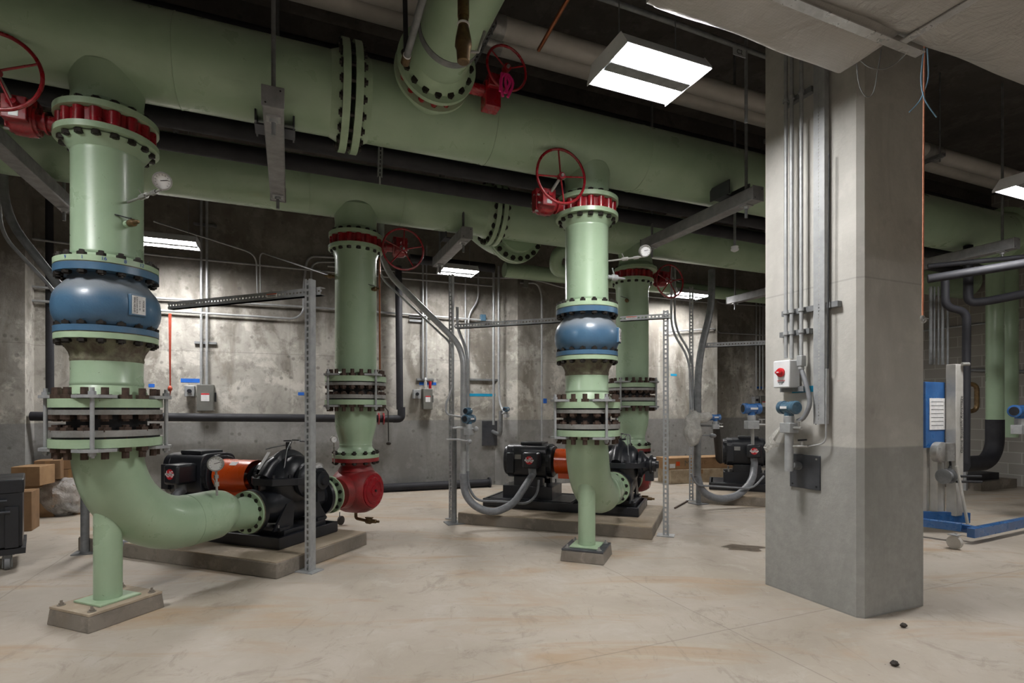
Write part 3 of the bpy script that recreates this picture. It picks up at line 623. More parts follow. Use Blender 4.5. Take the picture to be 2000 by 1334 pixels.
# ------------------------------------------------------------------ pumps
def loc(c, q, p, z): return c+QQ*q+PP*p+ZZ*z
def pump(c, lab):
    t = thing('pump', loc(c, .5, 0, .14), lab, 'pump'); L = lambda q, p, z: loc(c, q, p, z); R = rotm(QQ, PP, ZZ); sz = .73
    # base frame
    b = MB()
    b.box(L(.72, 0, .155), (2.0, .80, .025), R)
    b.box(L(.72, -.385, .20), (2.0, .03, .10), R).box(L(.72, .385, .20), (2.0, .03, .10), R).box(L(-.27, 0, .20), (.03, .80, .10), R).box(L(1.71, 0, .20), (.03, .80, .10), R)
    b.box(L(1.12, 0, .235), (1.1, .62, .03), R)
    bf = b.obj('base_frame', BLACK, t, bevel=.004)
    MB().box(L(.02, 0, .235), (.5, .56, .11), R).obj('pump_pedestal', BLACK, t, bevel=.006)
    MB().box(L(1.17, 0, .33), (.68, .46, .17), R).obj('motor_pedestal', BLACK, t, bevel=.006)
    # lower casing + volute
    lo = MB()
    lo.lathe(L(-.22, 0, sz-.03), QQ, [(0, .12), (.03, .19), (.08, .235), (.14, .26), (.22, .285), (.30, .26), (.36, .235), (.41, .19), (.44, .12)], 40)
    lo.lathe(L(0, -.0, .50), PP, [(-.44, .135), (-.36, .13), (-.22, .17), (0, .20), (.22, .17), (.36, .13), (.44, .135)], 32)
    for q in (-.17, .17):
        for s in (-1, 1): lo.prism([L(q-.012, s*.12, .29), L(q-.012, s*.36, .29), L(q-.012, s*.2, .52), L(q-.012, s*.1, .55)], QQ*.024)
    lo.box(L(0, .25, .30), (.42, .13, .03), R).box(L(0, -.25, .30), (.42, .13, .03), R)
    lo.obj('lower_casing', BLACK, t)
    # split flange
    oc = [(-.33, -.10), (-.33, .10), (-.24, .22), (-.12, .32), (.12, .32), (.24, .22), (.33, .10), (.33, -.10), (.24, -.22), (.12, -.32), (-.12, -.32), (-.24, -.22)]
    sfm = MB().prism([L(a, b_, sz-.035) for a, b_ in oc], ZZ*.07).obj('split_flange', BLACK, t, bevel=.006)
    for a, b_ in oc: MB().cyl(L(a*.9, b_*.9, sz+.035), L(a*.9, b_*.9, sz+.065), .016, n=6).obj('flange_bolt', BLACK, t)
    up = MB()
    for q0, rm, w in ((-.11, .215, .13), (.0, .275, .10), (.11, .215, .13)):
        up.lathe(L(q0-w, 0, sz+.02), QQ, [(0, rm*.35), (w*.25, rm*.75), (w*.6, rm*.95), (w, rm), (w*1.4, rm*.95), (w*1.75, rm*.75), (w*2, rm*.35)], 36)
    up.tube([L(0, -.3, sz+.04), L(0, -.22, sz+.14), L(0, -.1, sz+.2)], .06, 16).tube([L(0, .3, sz+.04), L(0, .22, sz+.14), L(0, .1, sz+.2)], .06, 16)
    up.obj('upper_casing', BLACK, t)
    for s in (-1, 1):
        bh = MB().lathe(L(s*.24, 0, sz), QQ*s, [(0, .17), (.04, .17), (.045, .14), (.08, .10), (.12, .085), (.13, .12), (.155, .12), (.16, .09), (.2, .085), (.205, .05), (.23, .045)], 32)
        for k in range(6):
            an = k*math.pi/3; bh.cyl(L(s*.395, .098*math.cos(an), sz+.098*math.sin(an)), L(s*.41, .098*math.cos(an), sz+.098*math.sin(an)), .012, n=6)
        bh.box(L(s*.36, 0, sz-.13), (.1, .10, .14), R)
        bh.obj('bearing_housing', BLACK, t)
    MB().cyl(L(.44, 0, sz), L(.86, 0, sz), .03, n=16).obj('shaft', SHINY, t)
    for s in (-1, 1):
        f = MB().ring(L(0, 0, .48), PP*s, .425, .465, .09, .20, 40).obj('nozzle_flange', BLACK, t)
        MB().ring(L(0, 0, .48), PP*s, .465, .475, .09, .196, 40).obj('gasket', RUST, f)
    # vent cock, tubing, tag
    MB().cyl(L(0, 0, sz+.28), L(0, 0, sz+.36), .018, n=12).cyl(L(0, 0, sz+.30), L(-.07, -.04, sz+.31), .012, n=8).torus(L(0, 0, sz+.372), ZZ, .035, .006, 20, 6).box(L(0, 0, sz+.372), (.06, .012, .008), R).obj('vent_cock', BLACK, t)
    MB().tube(spl([L(.02, 0, sz+.33), L(.10, -.08, sz+.31), L(.16, -.12, sz+.29)], 6), .006, 6).tube(spl([L(-.05, -.03, sz+.31), L(-.10, -.05, sz+.37), L(-.11, -.12, sz+.30), L(-.13, -.18, sz+.12)], 6), .005, 6).obj('vent_tube', GALVD, t)
    MB().prism([L(.12, -.10, sz+.26), L(.20, -.06, sz+.26), L(.22, -.17, sz+.10), L(.14, -.21, sz+.10)], N*.002).obj('tag', PAPER, t)
    MB().tube(fil([L(-.10, .15, sz+.18), L(-.10, .15, sz+.36), L(-.02, .15, sz+.36)], .03), .008, 8).box(L(.03, .15, sz+.37), (.09, .03, .014), R).obj('relief_line', GALVD, t)
    # guard
    g = MB(); 
    g.lathe(L(.40, 0, sz), QQ, [(0, .166), (.43, .166)], 40, False).lathe(L(.40, 0, sz), QQ, [(.43, .163), (0, .163)], 40, False).box(L(.62, 0, sz-.18), (.36, .12, .08), R)
    go = g.obj('coupling_guard', ORANGE, t)
    MB().box(L(.6, -.10, sz+.133), (.09, .05, .002), rotm(QQ, (PP*.8+ZZ*.6).normalized(), (ZZ*.8-PP*.6).normalized())).obj('label_plate', PAPER, go)
    # motor
    def sq(hw, hh, k=.42): return [(math.copysign(abs(math.cos(a_))**k, math.cos(a_))*hw, math.copysign(abs(math.sin(a_))**k, math.sin(a_))*hh) for a_ in [2*math.pi*i/32 for i in range(32)]]
    mo = MB()
    for qa, qb, hw, hh, kk in ((.86, .93, .20, .20, .8), (.92, 1.38, .215, .225, .45), (1.37, 1.46, .225, .222, .5), (1.46, 1.52, .19, .20, .8)):
        mo.prism([L(qa, y_, sz+z_) for y_, z_ in sq(hw, hh, kk)], QQ*(qb-qa))
    for s in (-1, 1): mo.box(L(1.16, s*.17, .47), (.40, .09, .13), R)
    mo.box(L(1.14, -.02, sz+.235), (.30, .26, .035), R).box(L(1.40, -.16, sz-.02), (.10, .18, .26), R)
    mt = mo.obj('motor', BLACK, t, smooth=20, bevel=.006)
    for i in range(9):
        an = math.radians(100-i*25); k = V(PP)*-math.cos(an); 
    vn = MB().ring(L(.875, 0, sz), QQ, 0, .05, .19, .212, 24); vm = MB().ring(L(1.445, 0, sz), QQ, 0, .05, .19, .212, 24)
    for i in range(20):
        an = 2*math.pi*i/20; d_ = PP*math.cos(an)+ZZ*math.sin(an); vn.box(L(.90, 0, sz)+d_*.208, (.05, .018, .014), rotm(QQ, QQ.cross(d_), d_))
        vm.box(L(1.47, 0, sz)+d_*.208, (.05, .018, .014), rotm(QQ, QQ.cross(d_), d_))
    vn.obj('vent_ring', BLACKM, mt, smooth=0); vm.obj('vent_ring', BLACKM, mt, smooth=0)
    MB().box(L(1.31, -.213, sz+.06), (.10, .004, .06), R).obj('rating_plate', SHINY, mt)
    tb = MB().box(L(1.07, -.32, sz+.035), (.20, .22, .20), R).obj('terminal_box', BLACK, mt, bevel=.025)
    lc = L(1.07, -.4315, sz+.04)
    MB().lathe(lc, PP*-1, [(0, .056), (.003, .056)], 32).obj('emblem', WHITEP, tb) if False else None
    MB().ring(lc, PP*-1, 0, .003, 0, .052, 32).obj('emblem', RINK, tb)
    text('US', 'emblem_letters', PAPER, tb, lc-PP*.0035, QQ*-1, ZZ, .088)
    MB().box(lc-PP*.0045, (.122, .002, .020), R).obj('emblem_band', PAPER, tb); text('MOTORS', 'emblem_letters', INK, tb, lc-PP*.0062, QQ*-1, ZZ, .021)
    MB().cyl(L(1.07, -.32, sz-.06), L(1.06, -.32, sz-.16), .052, .05, n=20).obj('cable_gland', FLEX, tb)
    for q_, p_ in ((.93, .28), (1.43, .28), (.93, -.2), (1.43, -.2)): MB().cyl(L(q_, p_, .41), L(q_, p_, .46), .014, n=6).obj('foot_bolt', SHINY, t)
    for q_, p_ in ((.17, -.30), (-.17, -.30)): MB().cyl(L(q_, p_, .29), L(q_, p_, .34), .016, n=6).obj('foot_bolt', SHINY, t)
    return t
pump1 = pump(PC, 'black split case pump with orange coupling guard and motor, nearest, behind the leftmost elbow')
PO2 = V((3.59, 1.48, 0)); dup(pump1, PO2, 'second black pump with motor and orange guard behind the central green elbow'); PO3 = V((7.10, 2.97, 0))
dup(pump1, PO3, 'third black pump motor with emblem partly hidden behind the concrete column')
# discharge spool flanges to the red valves
for off, tv, lab in ((V((0, 0, 0)), B, 'short green flanged spool between the nearest pump and red valve'), (PO2, B4, 'short green flanged spool between the second pump and its red valve')):
    a = PC+off+PP*.477+ZZ*.48; e = V((tv.x, tv.y, .50))-a; Ls = e.length; e.normalize()
    t = thing('flanged_spool', a-ZZ*.2, lab, 'pipe')
    MB().ring(a, PP, 0, .035, .09, .195, 40).obj('flange', GREEND, t); c2 = a+e*(Ls-.36)
    MB().cyl(a+PP*.02, c2, .13, n=32).obj('pipe', GREEN, t); MB().ring(c2, PP, 0, .035, .09, .2, 40).obj('flange', GREEND, t)
    bolts(t, a, PP, .165, 12, bm_small, .5); bolts(t, c2+PP*.02, PP, .17, 12, bm_small, .5)
# pads
def pad(c, p0, p1, q0, q1, lab, z=.138):
    R = rotm(QQ, PP, ZZ); t = thing('pump_pad', loc(c, (q0+q1)/2, (p0+p1)/2, 0), lab, 'concrete pad')
    MB().box(loc(c, (q0+q1)/2, (p0+p1)/2, z/2-.004), (q1-q0, p1-p0, z-.008), R).obj('block', PADM, t, smooth=0, bevel=.008)
    MB().box(loc(c, (q0+q1)/2, (p0+p1)/2, z-.004), (q1-q0-.012, p1-p0-.012, .008), R).obj('top_skin', PADT, t, smooth=0)
    return t
nc = G(540, 1132); rel = nc-PC; pad(PC, rel.dot(PP), .52, rel.dot(QQ), 2.0, 'concrete pad under the nearest pump, lower left')
nc = G(1274, 1055); rel = nc-(PC+PO2); pad(PC+PO2, rel.dot(PP), .52, rel.dot(QQ), 1.85, 'concrete pad under the second pump at centre')
pad(PC+PO3, -.9, .52, -.6, 1.85, 'concrete pad under the third pump behind the column')
# ------------------------------------------------------------------ gauges
def gauge(p, face, stem_to, lab, r=.05, lever=True):
    t = thing('pressure_gauge', V(stem_to), lab, 'gauge'); f = V(face).normalized(); p = V(p); s = V(stem_to)
    d = MB().lathe(p-f*.022, f, [(0, r*.92), (.004, r), (.03, r), (.032, r*1.06), (.044, r*1.06), (.045, r*.9), (.038, r*.88)], 32, False).lathe(p-f*.022, f, [(0, r*.92), (.001, r*.5), (.001, 0)], 32).obj('case', SHINY, t)
    MB().lathe(p+f*.012, f, [(0, r*.9), (.003, r*.9)], 32).obj('dial', PAPER, t)
    x, y, a = frame(f); k = MB()
    for i in range(11):
        an = -2.3+i*.46; k.box(p+f*.016+(x*math.sin(an)+y*math.cos(an))*r*.72, (r*.04, r*.16, .001), rotm(x*math.cos(an)-y*math.sin(an), x*math.sin(an)+y*math.cos(an), a))
    k.bar(p+f*.016-x*r*.2, p+f*.016+(x*.8+y*.3).normalized()*r*.6, r*.07, .001, f); k.obj('dial_marks', INK, t)
    bt = p-ZZ*r if abs(s.z-p.z) > .05 else p; dr = (s-bt)
    MB().tube(fil([s, s+V((dr.x*-.55, dr.y*-.55, 0)) if False else bt+dr*.35, bt], .02), r*.16, 8).cyl(bt+dr*.30, bt+dr*.16, r*.3, n=6).cyl(bt+dr*.62, bt+dr*.45, r*.34, n=8).obj('stem', SHINY, t)
    if lever:
        m = bt+dr*.55; MB().bar(m, m+ZZ*r*.9-x*r*.5, r*.22, .004).obj('cock_lever', SHINY, t)
    return t
def surf(a, px, py, R):
    x = (px-CX)/F; d = V((x, 1, 0)).normalized(); oc = V((a.x, a.y, 0)); b_ = d.dot(oc); cc = oc.dot(oc)-R*R; tt = b_-math.sqrt(max(b_*b_-cc, 0)); p = d*tt; return V((p.x, p.y, H+(HY-py)/F*p.y))
s1 = surf(A, 250, 395, r0); ga = gauge(P(317, 354, 3.42), V((.62, -1, -.35)), s1, 'round pressure gauge on a stem at upper right of the leftmost pipe', .052)
s2 = surf(A, 247, 438, r0); d_ = (s2-Az(s2.z)).normalized()
t = thing('ball_valve', s2, 'small brass ball valve with black lever on the leftmost pipe below its gauge', 'valve')
MB().cyl(s2-d_*.01, s2+d_*.03, .022).obj('nipple', GREEN, t); MB().lathe(s2+d_*.03, d_, [(0, .016), (.01, .024), (.05, .024), (.06, .015), (.09, .013), (.1, .008)], 12).obj('body', BRASS, t); MB().bar(s2+d_*.05+ZZ*.03, s2+d_*.05+ZZ*.045-U*.09, .014, .005).cyl(s2+d_*.05, s2+d_*.05+ZZ*.035, .006, n=8).obj('lever', BLACK, t)
A3 = A+DELTA
s1 = surf(A3, 1188, 510, r0); gauge(P(1259, 490, 4.98), V((.2, -1, -.3)), s1, 'round pressure gauge on a long stem beside the middle pipe', .052)
s2 = surf(A3, 1187, 541, r0); d_ = U
t = thing('ball_valve', s2, 'small steel ball valve poking right from the middle pipe below its gauge', 'valve')
MB().lathe(s2, d_, [(0, .02), (.04, .02), (.05, .03), (.10, .03), (.11, .015), (.19, .009)], 12).obj('body', GALV, t); MB().bar(s2+d_*.07+ZZ*.02, s2+d_*.05+ZZ*.09, .014, .005).obj('lever', GALV, t)
for px, py, a, lab in ((652, 540, B, 'small black drain cock on the left side of the tall pipe left of centre'), (727, 565, B, 'small bronze cock with lever on the right side of the tall pipe left of centre'), (1226, 588, B4, 'small cock on the front of the tall pipe behind the middle blue valve')):
    s = surf(a, px, py, rb); dd = (s-Az(s.z, a)).normalized(); t = thing('drain_cock', s, lab, 'valve')
    MB().lathe(s-dd*.01, dd, [(0, .018), (.03, .018), (.035, .026), (.07, .026), (.08, .012), (.11, .01)], 12).obj('body', BRASS, t); MB().bar(s+dd*.04+ZZ*.03, s+dd*.04+ZZ*.05-U*.1, .014, .005).obj('lever', BLACK, t)
sg = P(424, 968, 4.35); gauge(P(422, 906, 4.35), V((.3, -1, .1)), sg, 'pressure gauge standing on the leftmost elbow in front of the orange guard', .058)
gauge(P(652, 858, 5.75), V((.6, -.8, 0)), P(653, 905, 5.95), 'small gauge at the left of the green reducer above the nearest red valve', .036, False)
gauge(P(622, 912, 5.3), V((.6, -.8, 0)), P(625, 945, 5.35), 'small gauge on the discharge side of the nearest pump', .04, False)
# ------------------------------------------------------------------ strut posts and rails
def post(base, top, lab, w=.062, plate=.15, perf=True, side=None):
    t = thing('strut_post', base, lab, 'post'); s = side or QQ; sd = V(s)
    MB().perf(base+ZZ*.005, V((base.x, base.y, top)), w, sd*-1, PP*w, .052, .02, .004, .032).obj('channel', GALV, t, smooth=0)
    MB().box(base+ZZ*.005+PP*.02, (plate*1.25, plate, .01), rotm(QQ, PP, ZZ)).obj('base_plate', GALV, t)
    MB().box(base+ZZ*.07+sd*-.033, (.006, .05, .13), rotm(sd, sd.cross(ZZ), ZZ)).cyl(base+ZZ*.05-PP*.004, base+ZZ*.05-PP*.014, .009, n=6).cyl(base+ZZ*.1-PP*.004, base+ZZ*.1-PP*.014, .009, n=6).obj('foot_bracket', GALV, t)
    return t
g1 = G(601, 1117); post(g1, H+(HY-545)/F*g1.y, 'tall slotted strut post standing in front of the nearest pump')
g2 = G(1300, 1047); post(g2, H+(HY-606)/F*g2.y, 'tall slotted strut post right of the second pump', .055)
def rail(a, b, lab, w=.06, stick=None):
    t = thing('strut_rail', a, lab, 'rail'); MB().perf(a, b, w, ZZ, PP*.06, .04, .016, .004, .02).box((V(a)+V(b))/2-ZZ*w/2+PP*.03, ((V(b)-V(a)).length, .06, .004), rotm((V(b)-V(a)).normalized(), PP, ZZ)).obj('angle', GALV, t, smooth=0)
    if stick is not None:
        q = V(a)+(V(b)-V(a)).normalized()*stick-PP*.004; s = MB().box(q, (.12, .002, .034), rotm(QQ, PP, ZZ)).obj('sticker', PAPER, t); MB().box(q+ZZ*.012-PP*.0015, (.118, .001, .008), rotm(QQ, PP, ZZ)).obj('sticker_band', ORANGE, s); text('WARNING', 'sticker_text', INK, s, q-PP*.002-ZZ*.004, QQ*-1, ZZ, .02)
    return t
zr = H+(HY-566)/F*g1.y; ra = V((g1.x, g1.y, zr))-QQ*.08+PP*.07
rail(ra, ra+QQ*1.9, 'perforated strut rail sloping left from the first slotted post', .065, .55)
zr = H+(HY-618)/F*g2.y; ra = V((g2.x, g2.y, zr))-QQ*.05-PP*.03; rail(ra, ra+QQ*.55, 'short perforated rail right of the middle blue valve', .05, .42)
p3 = P(885, 636, 6.62); rail(p3+PP*.05, p3+PP*.05-QQ*1.35, 'perforated rail between the back post and middle pipe', .055)
rail(P(1376, 674, 7.9), P(1376, 674, 7.9)-QQ*1.2, 'perforated rail far right ending at the column', .06)
def pipepost(px, py, top, lab, r=.035, wp=.12):
    g = G(px, py); t = thing('instrument_stand', g, lab, 'stand')
    MB().cyl(g, V((g.x, g.y, H+(HY-top)/F*g.y)), r, n=20).obj('post', GALVD, t); MB().box(g+ZZ*.006, (wp*1.8, wp*1.8, .012), RM).obj('base_plate', GALVD, t); return g
gp3 = pipepost(887, 1022, 832, 'round steel instrument stand left of the central pump motor', .032)
gp4 = pipepost(1364, 984, 826, 'round steel instrument stand wrapped in film right of centre', .036)
pipepost(166, 1080, 905, 'round steel post glimpsed behind the leftmost elbow', .036, .1)
g = G(880, 1014); post(g, H+(HY-535)/F*g.y, 'tall dark strut post behind the round instrument stand', .05, .1)
g = G(1350, 978); post(g, H+(HY-560)/F*g.y, 'tall strut post behind the film wrapped stand', .06, .12)
# ------------------------------------------------------------------ conduits
def cond(pts, r, lab, name='conduit', m=GALV, fr=.15, clip=()):
    return tag(MB().tube(fil(pts, fr), r, 12).obj(name, m), lab, 'conduit')
w = lambda px, py, o=.06: W(px, py, dA-o)
cond([w(20, 461), w(300, 498), w(590, 526), w(800, 545), w(962, 559)], .016, 'highest long conduit along the back wall left of the corner')
cond([w(-40, 552), w(89, 562), w(300, 582), w(588, 599), w(800, 614), w(960, 627)], .018, 'long conduit at mid height along the back wall')
cond([w(-40, 581), w(89, 589), w(319, 607), w(577, 623), w(593, 610), w(593, 560), w(600, 500), w(655, 503)], .018, 'conduit along the back wall that turns up behind the first strut post')
cond([w(608, 560), w(608, 512), w(660, 512)], .016, 'short bent conduit beside the tall pipe left of centre')
cond([w(393, 380), w(393, 752)], .018, 'left one of two vertical conduits dropping to the left switch box')
cond([w(404, 370), w(404, 752)], .018, 'right one of two vertical conduits dropping to the left switch box')
cond([w(300, 432, .5), w(500, 496, .3), w(503, 575, .1)], .012, 'thin conduit slanting down from the left wall lamp')
cond([w(509, 575, .1), w(507, 492, .3), w(650, 540, 2.0)], .010, 'thin cable slanting from the back wall to the tall pipe')
cond([w(826, 480), w(826, 740)], .018, 'left one of two conduits dropping to the middle switch box')
cond([w(833, 480), w(833, 742)], .014, 'right one of two conduits dropping to the middle switch box')
cond([w(909, 540), w(909, 820)], .014, 'slim vertical conduit left of the offset conduit on the back wall')
cond([w(934, 520), w(934, 588), w(915, 614), w(915, 775)], .016, 'vertical conduit with an offset bend on the back wall')
cond([w(974, 520, .25), w(974, 745, .25), w(976, 790, .3), w(986, 808, .45)], .02, 'vertical conduit ending at the wall transmitter')
cond([w(964, 525, .2), w(964, 830, .2)], .022, 'dark vertical strut beside the wall transmitter conduit', 'wall_strut')
wc_ = lambda px, py, o=.06: W(px, py, dC-o)
cond([w(640, 520), w(800, 532), w(958, 543), wc_(1012, 543), wc_(1055, 549), wc_(1100, 562), wc_(1390, 592)], .014, 'conduit stepping round the wall corner behind the centre')
cond([wc_(1016, 553), wc_(1050, 553), wc_(1058, 575), wc_(1058, 872)], .016, 'conduit turning down the wall left of the middle pipe')
wd = lambda px, py, o=.06: W(px, py, dD-o)
cond([wc_(1300, 648), wc_(1396, 642), wd(1405, 650), wd(1500, 655)], .016, 'level conduit on the wall right of the third lamp')
cond([wc_(1270, 520), wc_(1390, 582), wd(1407, 592), wd(1500, 598)], .016, 'upper level conduit on the wall beside the column')
for px, s in ((1477, 'left'), (1484, 'middle'), (1490, 'right')): cond([wd(px, 575), wd(px, 762)], .016, s+' of three vertical conduits against the wall beside the column')
# bay conduits
cond([P(745, 425, 6.6), P(745, 522, 6.6), P(893, 668, 6.5), P(905, 700, 6.45), P(905, 925, 6.45)], .036, 'large steel conduit slanting down to the central pump feed', fr=.3)
cond([P(741, 430, 6.66), P(741, 540, 6.66), P(878, 668, 6.56), P(884, 690, 6.55), P(884, 760, 6.55), P(870, 790, 6.5), P(872, 810, 6.5), P(912, 816, 6.35)], .013, 'thin conduit beside the large slanting one, curling to the blue transmitter', fr=.15)
cond([P(893, 600, 6.7), P(893, 640, 6.7), P(914, 690, 6.5), P(914, 920, 6.5)], .018, 'slim conduit beside the central vertical feed', fr=.2)
bx2 = PC+PO2+QQ*1.06-PP*.32
cond([P(905, 925, 6.45), P(907, 965, 6.45), P(930, 992, 6.4), P(965, 1002, 6.4), P(1003, 985, 6.45), P(1022, 955, 6.6), V((bx2.x, bx2.y, .58))], .045, 'thick grey flexible conduit looping up to the second pump motor', 'flexible_conduit', FLEX, .5)
cond([P(914, 920, 6.5), P(914, 950, 6.5), P(930, 978, 6.5), P(990, 980, 6.5), P(1030, 985, 6.6), P(1050, 965, 6.7), P(1052, 938, 6.8)], .016, 'thin flexible conduit running along the second pump base', 'flexible_conduit', FLEX, .3)
bx3 = PC+PO3+QQ*1.06-PP*.32
cond([P(1390, 528, 7.9), P(1390, 600, 7.8), P(1363, 705, 7.7), P(1362, 930, 7.7)], .05, 'large vertical conduit with offset beside the film wrapped stand', m=GALVD, fr=.4)
cond([P(1362, 930, 7.7), P(1370, 960, 7.7), P(1400, 976, 7.7), P(1440, 970, 7.8), P(1470, 940, 8.0), V((bx3.x, bx3.y, .58))], .052, 'thick grey flexible conduit looping up to the third pump motor', 'flexible_conduit', FLEX, .5)
cond([P(1350, 925, 7.6), P(1360, 948, 7.6), P(1400, 950, 7.7), P(1470, 955, 7.8), P(1492, 930, 7.9)], .015, 'thin flexible conduit crossing in front of the third pump base', 'flexible_conduit', FLEX, .3)
cond([P(1311, 520, 7.9), P(1311, 645, 7.9), P(1346, 700, 7.8), P(1350, 800, 7.7)], .016, 'left slim conduit under the far handwheel', fr=.2)
cond([P(1318, 520, 7.9), P(1318, 640, 7.9), P(1352, 695, 7.8), P(1354, 800, 7.7)], .016, 'right slim conduit under the far handwheel', fr=.2)
cond([P(4, 250, 5.0), P(8, 420, 5.0), P(118, 560, 4.95), P(150, 620, 4.9)], .036, 'large conduit slanting down at the left edge behind the leftmost pipe', fr=.3, m=GALVD)
cond([P(-3, 250, 5.1), P(0, 455, 5.1), P(110, 572, 5.05), P(140, 640, 5.0)], .016, 'slim conduit slanting down beside the large one at the left edge', fr=.2)
bx1 = PC+QQ*1.06-PP*.32
cond([V((bx1.x, bx1.y, .58)), P(345, 965, 5.2), P(318, 1040, 5.25), P(262, 1066, 5.2), P(196, 1056, 5.1), P(190, 930, 5.1)], .042, 'thick grey flexible conduit dropping from the nearest pump motor box', 'flexible_conduit', FLEX, .4)
for dd, zz, px in ((9.2, 0, 6),): cond([w(7, 400), w(9, 750)], .016, 'vertical conduit at the far left edge down to a small box')
# black pipes on the back wall
t = thing('drain_pipe', w(550, 818, .22), 'black pipe running level along the wall then rising right of the tall pipe', 'pipe')
MB().tube(fil([w(60, 813, .22), w(772, 818, .22)], .1), .062, 20).obj('run', BLKPIPE, t)
MB().tube(fil([w(768, 818, .22), w(784, 818, .22), w(784, 795, .22)], .09), .066, 20).obj('elbow', BLKPIPE, t)
MB().cyl(w(781, 800, .22), w(778, 520, .22), .058, n=20).obj('riser', BLKPIPE, t)
x = w(744, 818, .22); MB().ring(x, U, -.05, -.03, .04, .1, 24).ring(x, U, .03, .05, .04, .1, 24).obj('red_coupling', RED, t)
t = tag(MB().cyl(P(100, 385, 7.6), P(101, 800, 7.6), .078, n=24).obj('drain_pipe', BLKPIPE), 'black vertical pipe behind the leftmost pipe near the left edge', 'pipe')
t = tag(MB().cyl(w(800, 505, .5), w(965, 524, .5), .075, n=20).obj('drain_pipe', BLKPIPE), 'black level pipe above and behind the middle wall lamp', 'pipe')
t = thing('spare_pipe', G(850, 958), 'black pipe with end flange lying on the floor against the back wall', 'pipe')
a = G(740, 962)+ZZ*.075; b = G(957, 951)+ZZ*.075; MB().cyl(a, b, .07, n=24).obj('pipe', BLKPIPE, t); MB().ring(b, (b-a), -.03, 0, 0, .1, 24).obj('flange', BLKPIPE, t)
t = tag(MB().cyl(P(741, 500, 6.3), P(742, 722, 6.3), .011, n=10).obj('copper_tube', COPPER), 'copper tube hanging vertically beside the tall pipe left of centre', 'pipe')
t = thing('hanging_strap', P(332, 615, 7.5), 'orange red strap hanging from the left rail over the back wall', 'strap')
MB().prism([P(329, 612, 7.5), P(335, 612, 7.5), P(334, 700, 7.5), P(334, 755, 7.5), P(331, 755, 7.5), P(330, 700, 7.5)], N*.004).obj('strap', STRAP, t)
MB().ell(P(332, 759, 7.5), (.03, .025, .04)).prism([P(331, 760, 7.5), P(335, 760, 7.5), P(332, 776, 7.5)], N*.004).obj('knot', STRAP, t)
t = thing('pipe_hanger', P(758, 860, 7.6), 'bare threaded rod with clip dangling right of the nearest red valve', 'hanger'); MB().tube([P(749, 792, 7.6), P(758, 803, 7.6), P(759, 862, 7.6)], .008, 6).obj('rod', BOLT, t); MB().ell(P(759, 866, 7.6), (.035, .02, .025)).obj('clip', BOLT, t)
# wall switch boxes etc
def wbox(px, py, wd_, h, d, lab, name='switch_box', m=GREYBOX, cat='box', plate=True, small=True, dp=.14):
    c = W(px, py, d-dp/2-.003); t = thing(name, c-ZZ*h/2, lab, cat); bdy = MB().box(c, (wd_, dp, h), RM).obj('enclosure', m, t, bevel=.006)
    fr_ = c-N*(dp/2+.002)
    if plate:
        MB().box(fr_+ZZ*h*.02, (wd_*.5, .003, h*.3), RM).obj('label_plate', PAPER, t); MB().box(fr_+ZZ*h*.14-N*.001, (wd_*.5, .003, h*.05), RM).obj('label_band', RINK, t)
        MB().bar(c+U*(wd_/2+.02)+ZZ*h*.2, c+U*(wd_/2+.02)-ZZ*h*.15, .02, .02).obj('lever', BLACK, t)
    if small:
        c2 = c-U*(wd_/2+.10)+ZZ*h*.25; MB().box(c2, (.13, .10, .16), RM).obj('side_box', GALV, t, bevel=.005); MB().cyl(c2-N*.05, c2-N*.07, .03, n=16).obj('knob', BLACK, t)
    return t
wbox(402, 777, .22, .40, dA, 'grey safety switch box on the wall right of the leftmost pipe'); wbox(834, 780, .17, .36, dA, 'grey safety switch box on the wall right of the black riser')
wbox(943, 621, .10, .12, dA, 'small green grey junction box on the wall above the perforated rail', 'junction_box', BLUED, 'box', False, False, .08)
wbox(4, 763, .13, .16, dA, 'small pale box on the wall at the left edge', 'junction_box', WHITEP, 'box', False, False, .1)
wbox(1026, 555, .10, .13, dC, 'small dark junction box at the wall corner behind the centre', 'junction_box', GREYBOX, 'box', False, False, .08)
wbox(1487, 790, .2, .42, dD, 'dark switch box on the wall beside the left edge of the column')
c = W(831, 748, dA-.09); t = thing('spray_bottle', c-ZZ*.06, 'clear bottle with white cap standing on the middle switch box', 'bottle'); MB().lathe(c-ZZ*.095, ZZ, [(0, .03), (.11, .03), (.14, .013), (.15, .013)], 16).obj('bottle', FILM, t); MB().lathe(c+ZZ*.055, ZZ, [(0, .016), (.04, .014)], 12).obj('cap', WHITEP, t)
c = W(840, 752, dA-.09); tag(MB().lathe(c-ZZ*.065, ZZ, [(0, .026), (.12, .026), (.13, .02)], 16).obj('red_can', RED), 'small red can standing on the middle switch box', 'can')
def wstrut(px0, px1, py, d, lab, o=.02, h=.04):
    a = W(px0, py, d-o); b = V((0, 0, 0)); bb = W(px1, py, d-o); bb = V((bb.x, bb.y, a.z)); tag(MB().bar(a, bb, h, .035).obj('wall_strut', GALVD, smooth=0), lab, 'strut')
wstrut(380, 423, 669, dA, 'short strut across the two conduits above the left switch box'); wstrut(378, 423, 437, dA, 'short dark strut on the wall above the left lamp level')
wstrut(905, 985, 741, dA, 'long strut on the wall above the cyan tape'); wstrut(814, 847, 741, dA, 'short strut above the middle switch box')
wstrut(799, 826, 618, dA, 'upper of two short dark struts on the wall right of the black riser'); wstrut(799, 826, 626, dA, 'lower of two short dark struts on the wall right of the black riser')
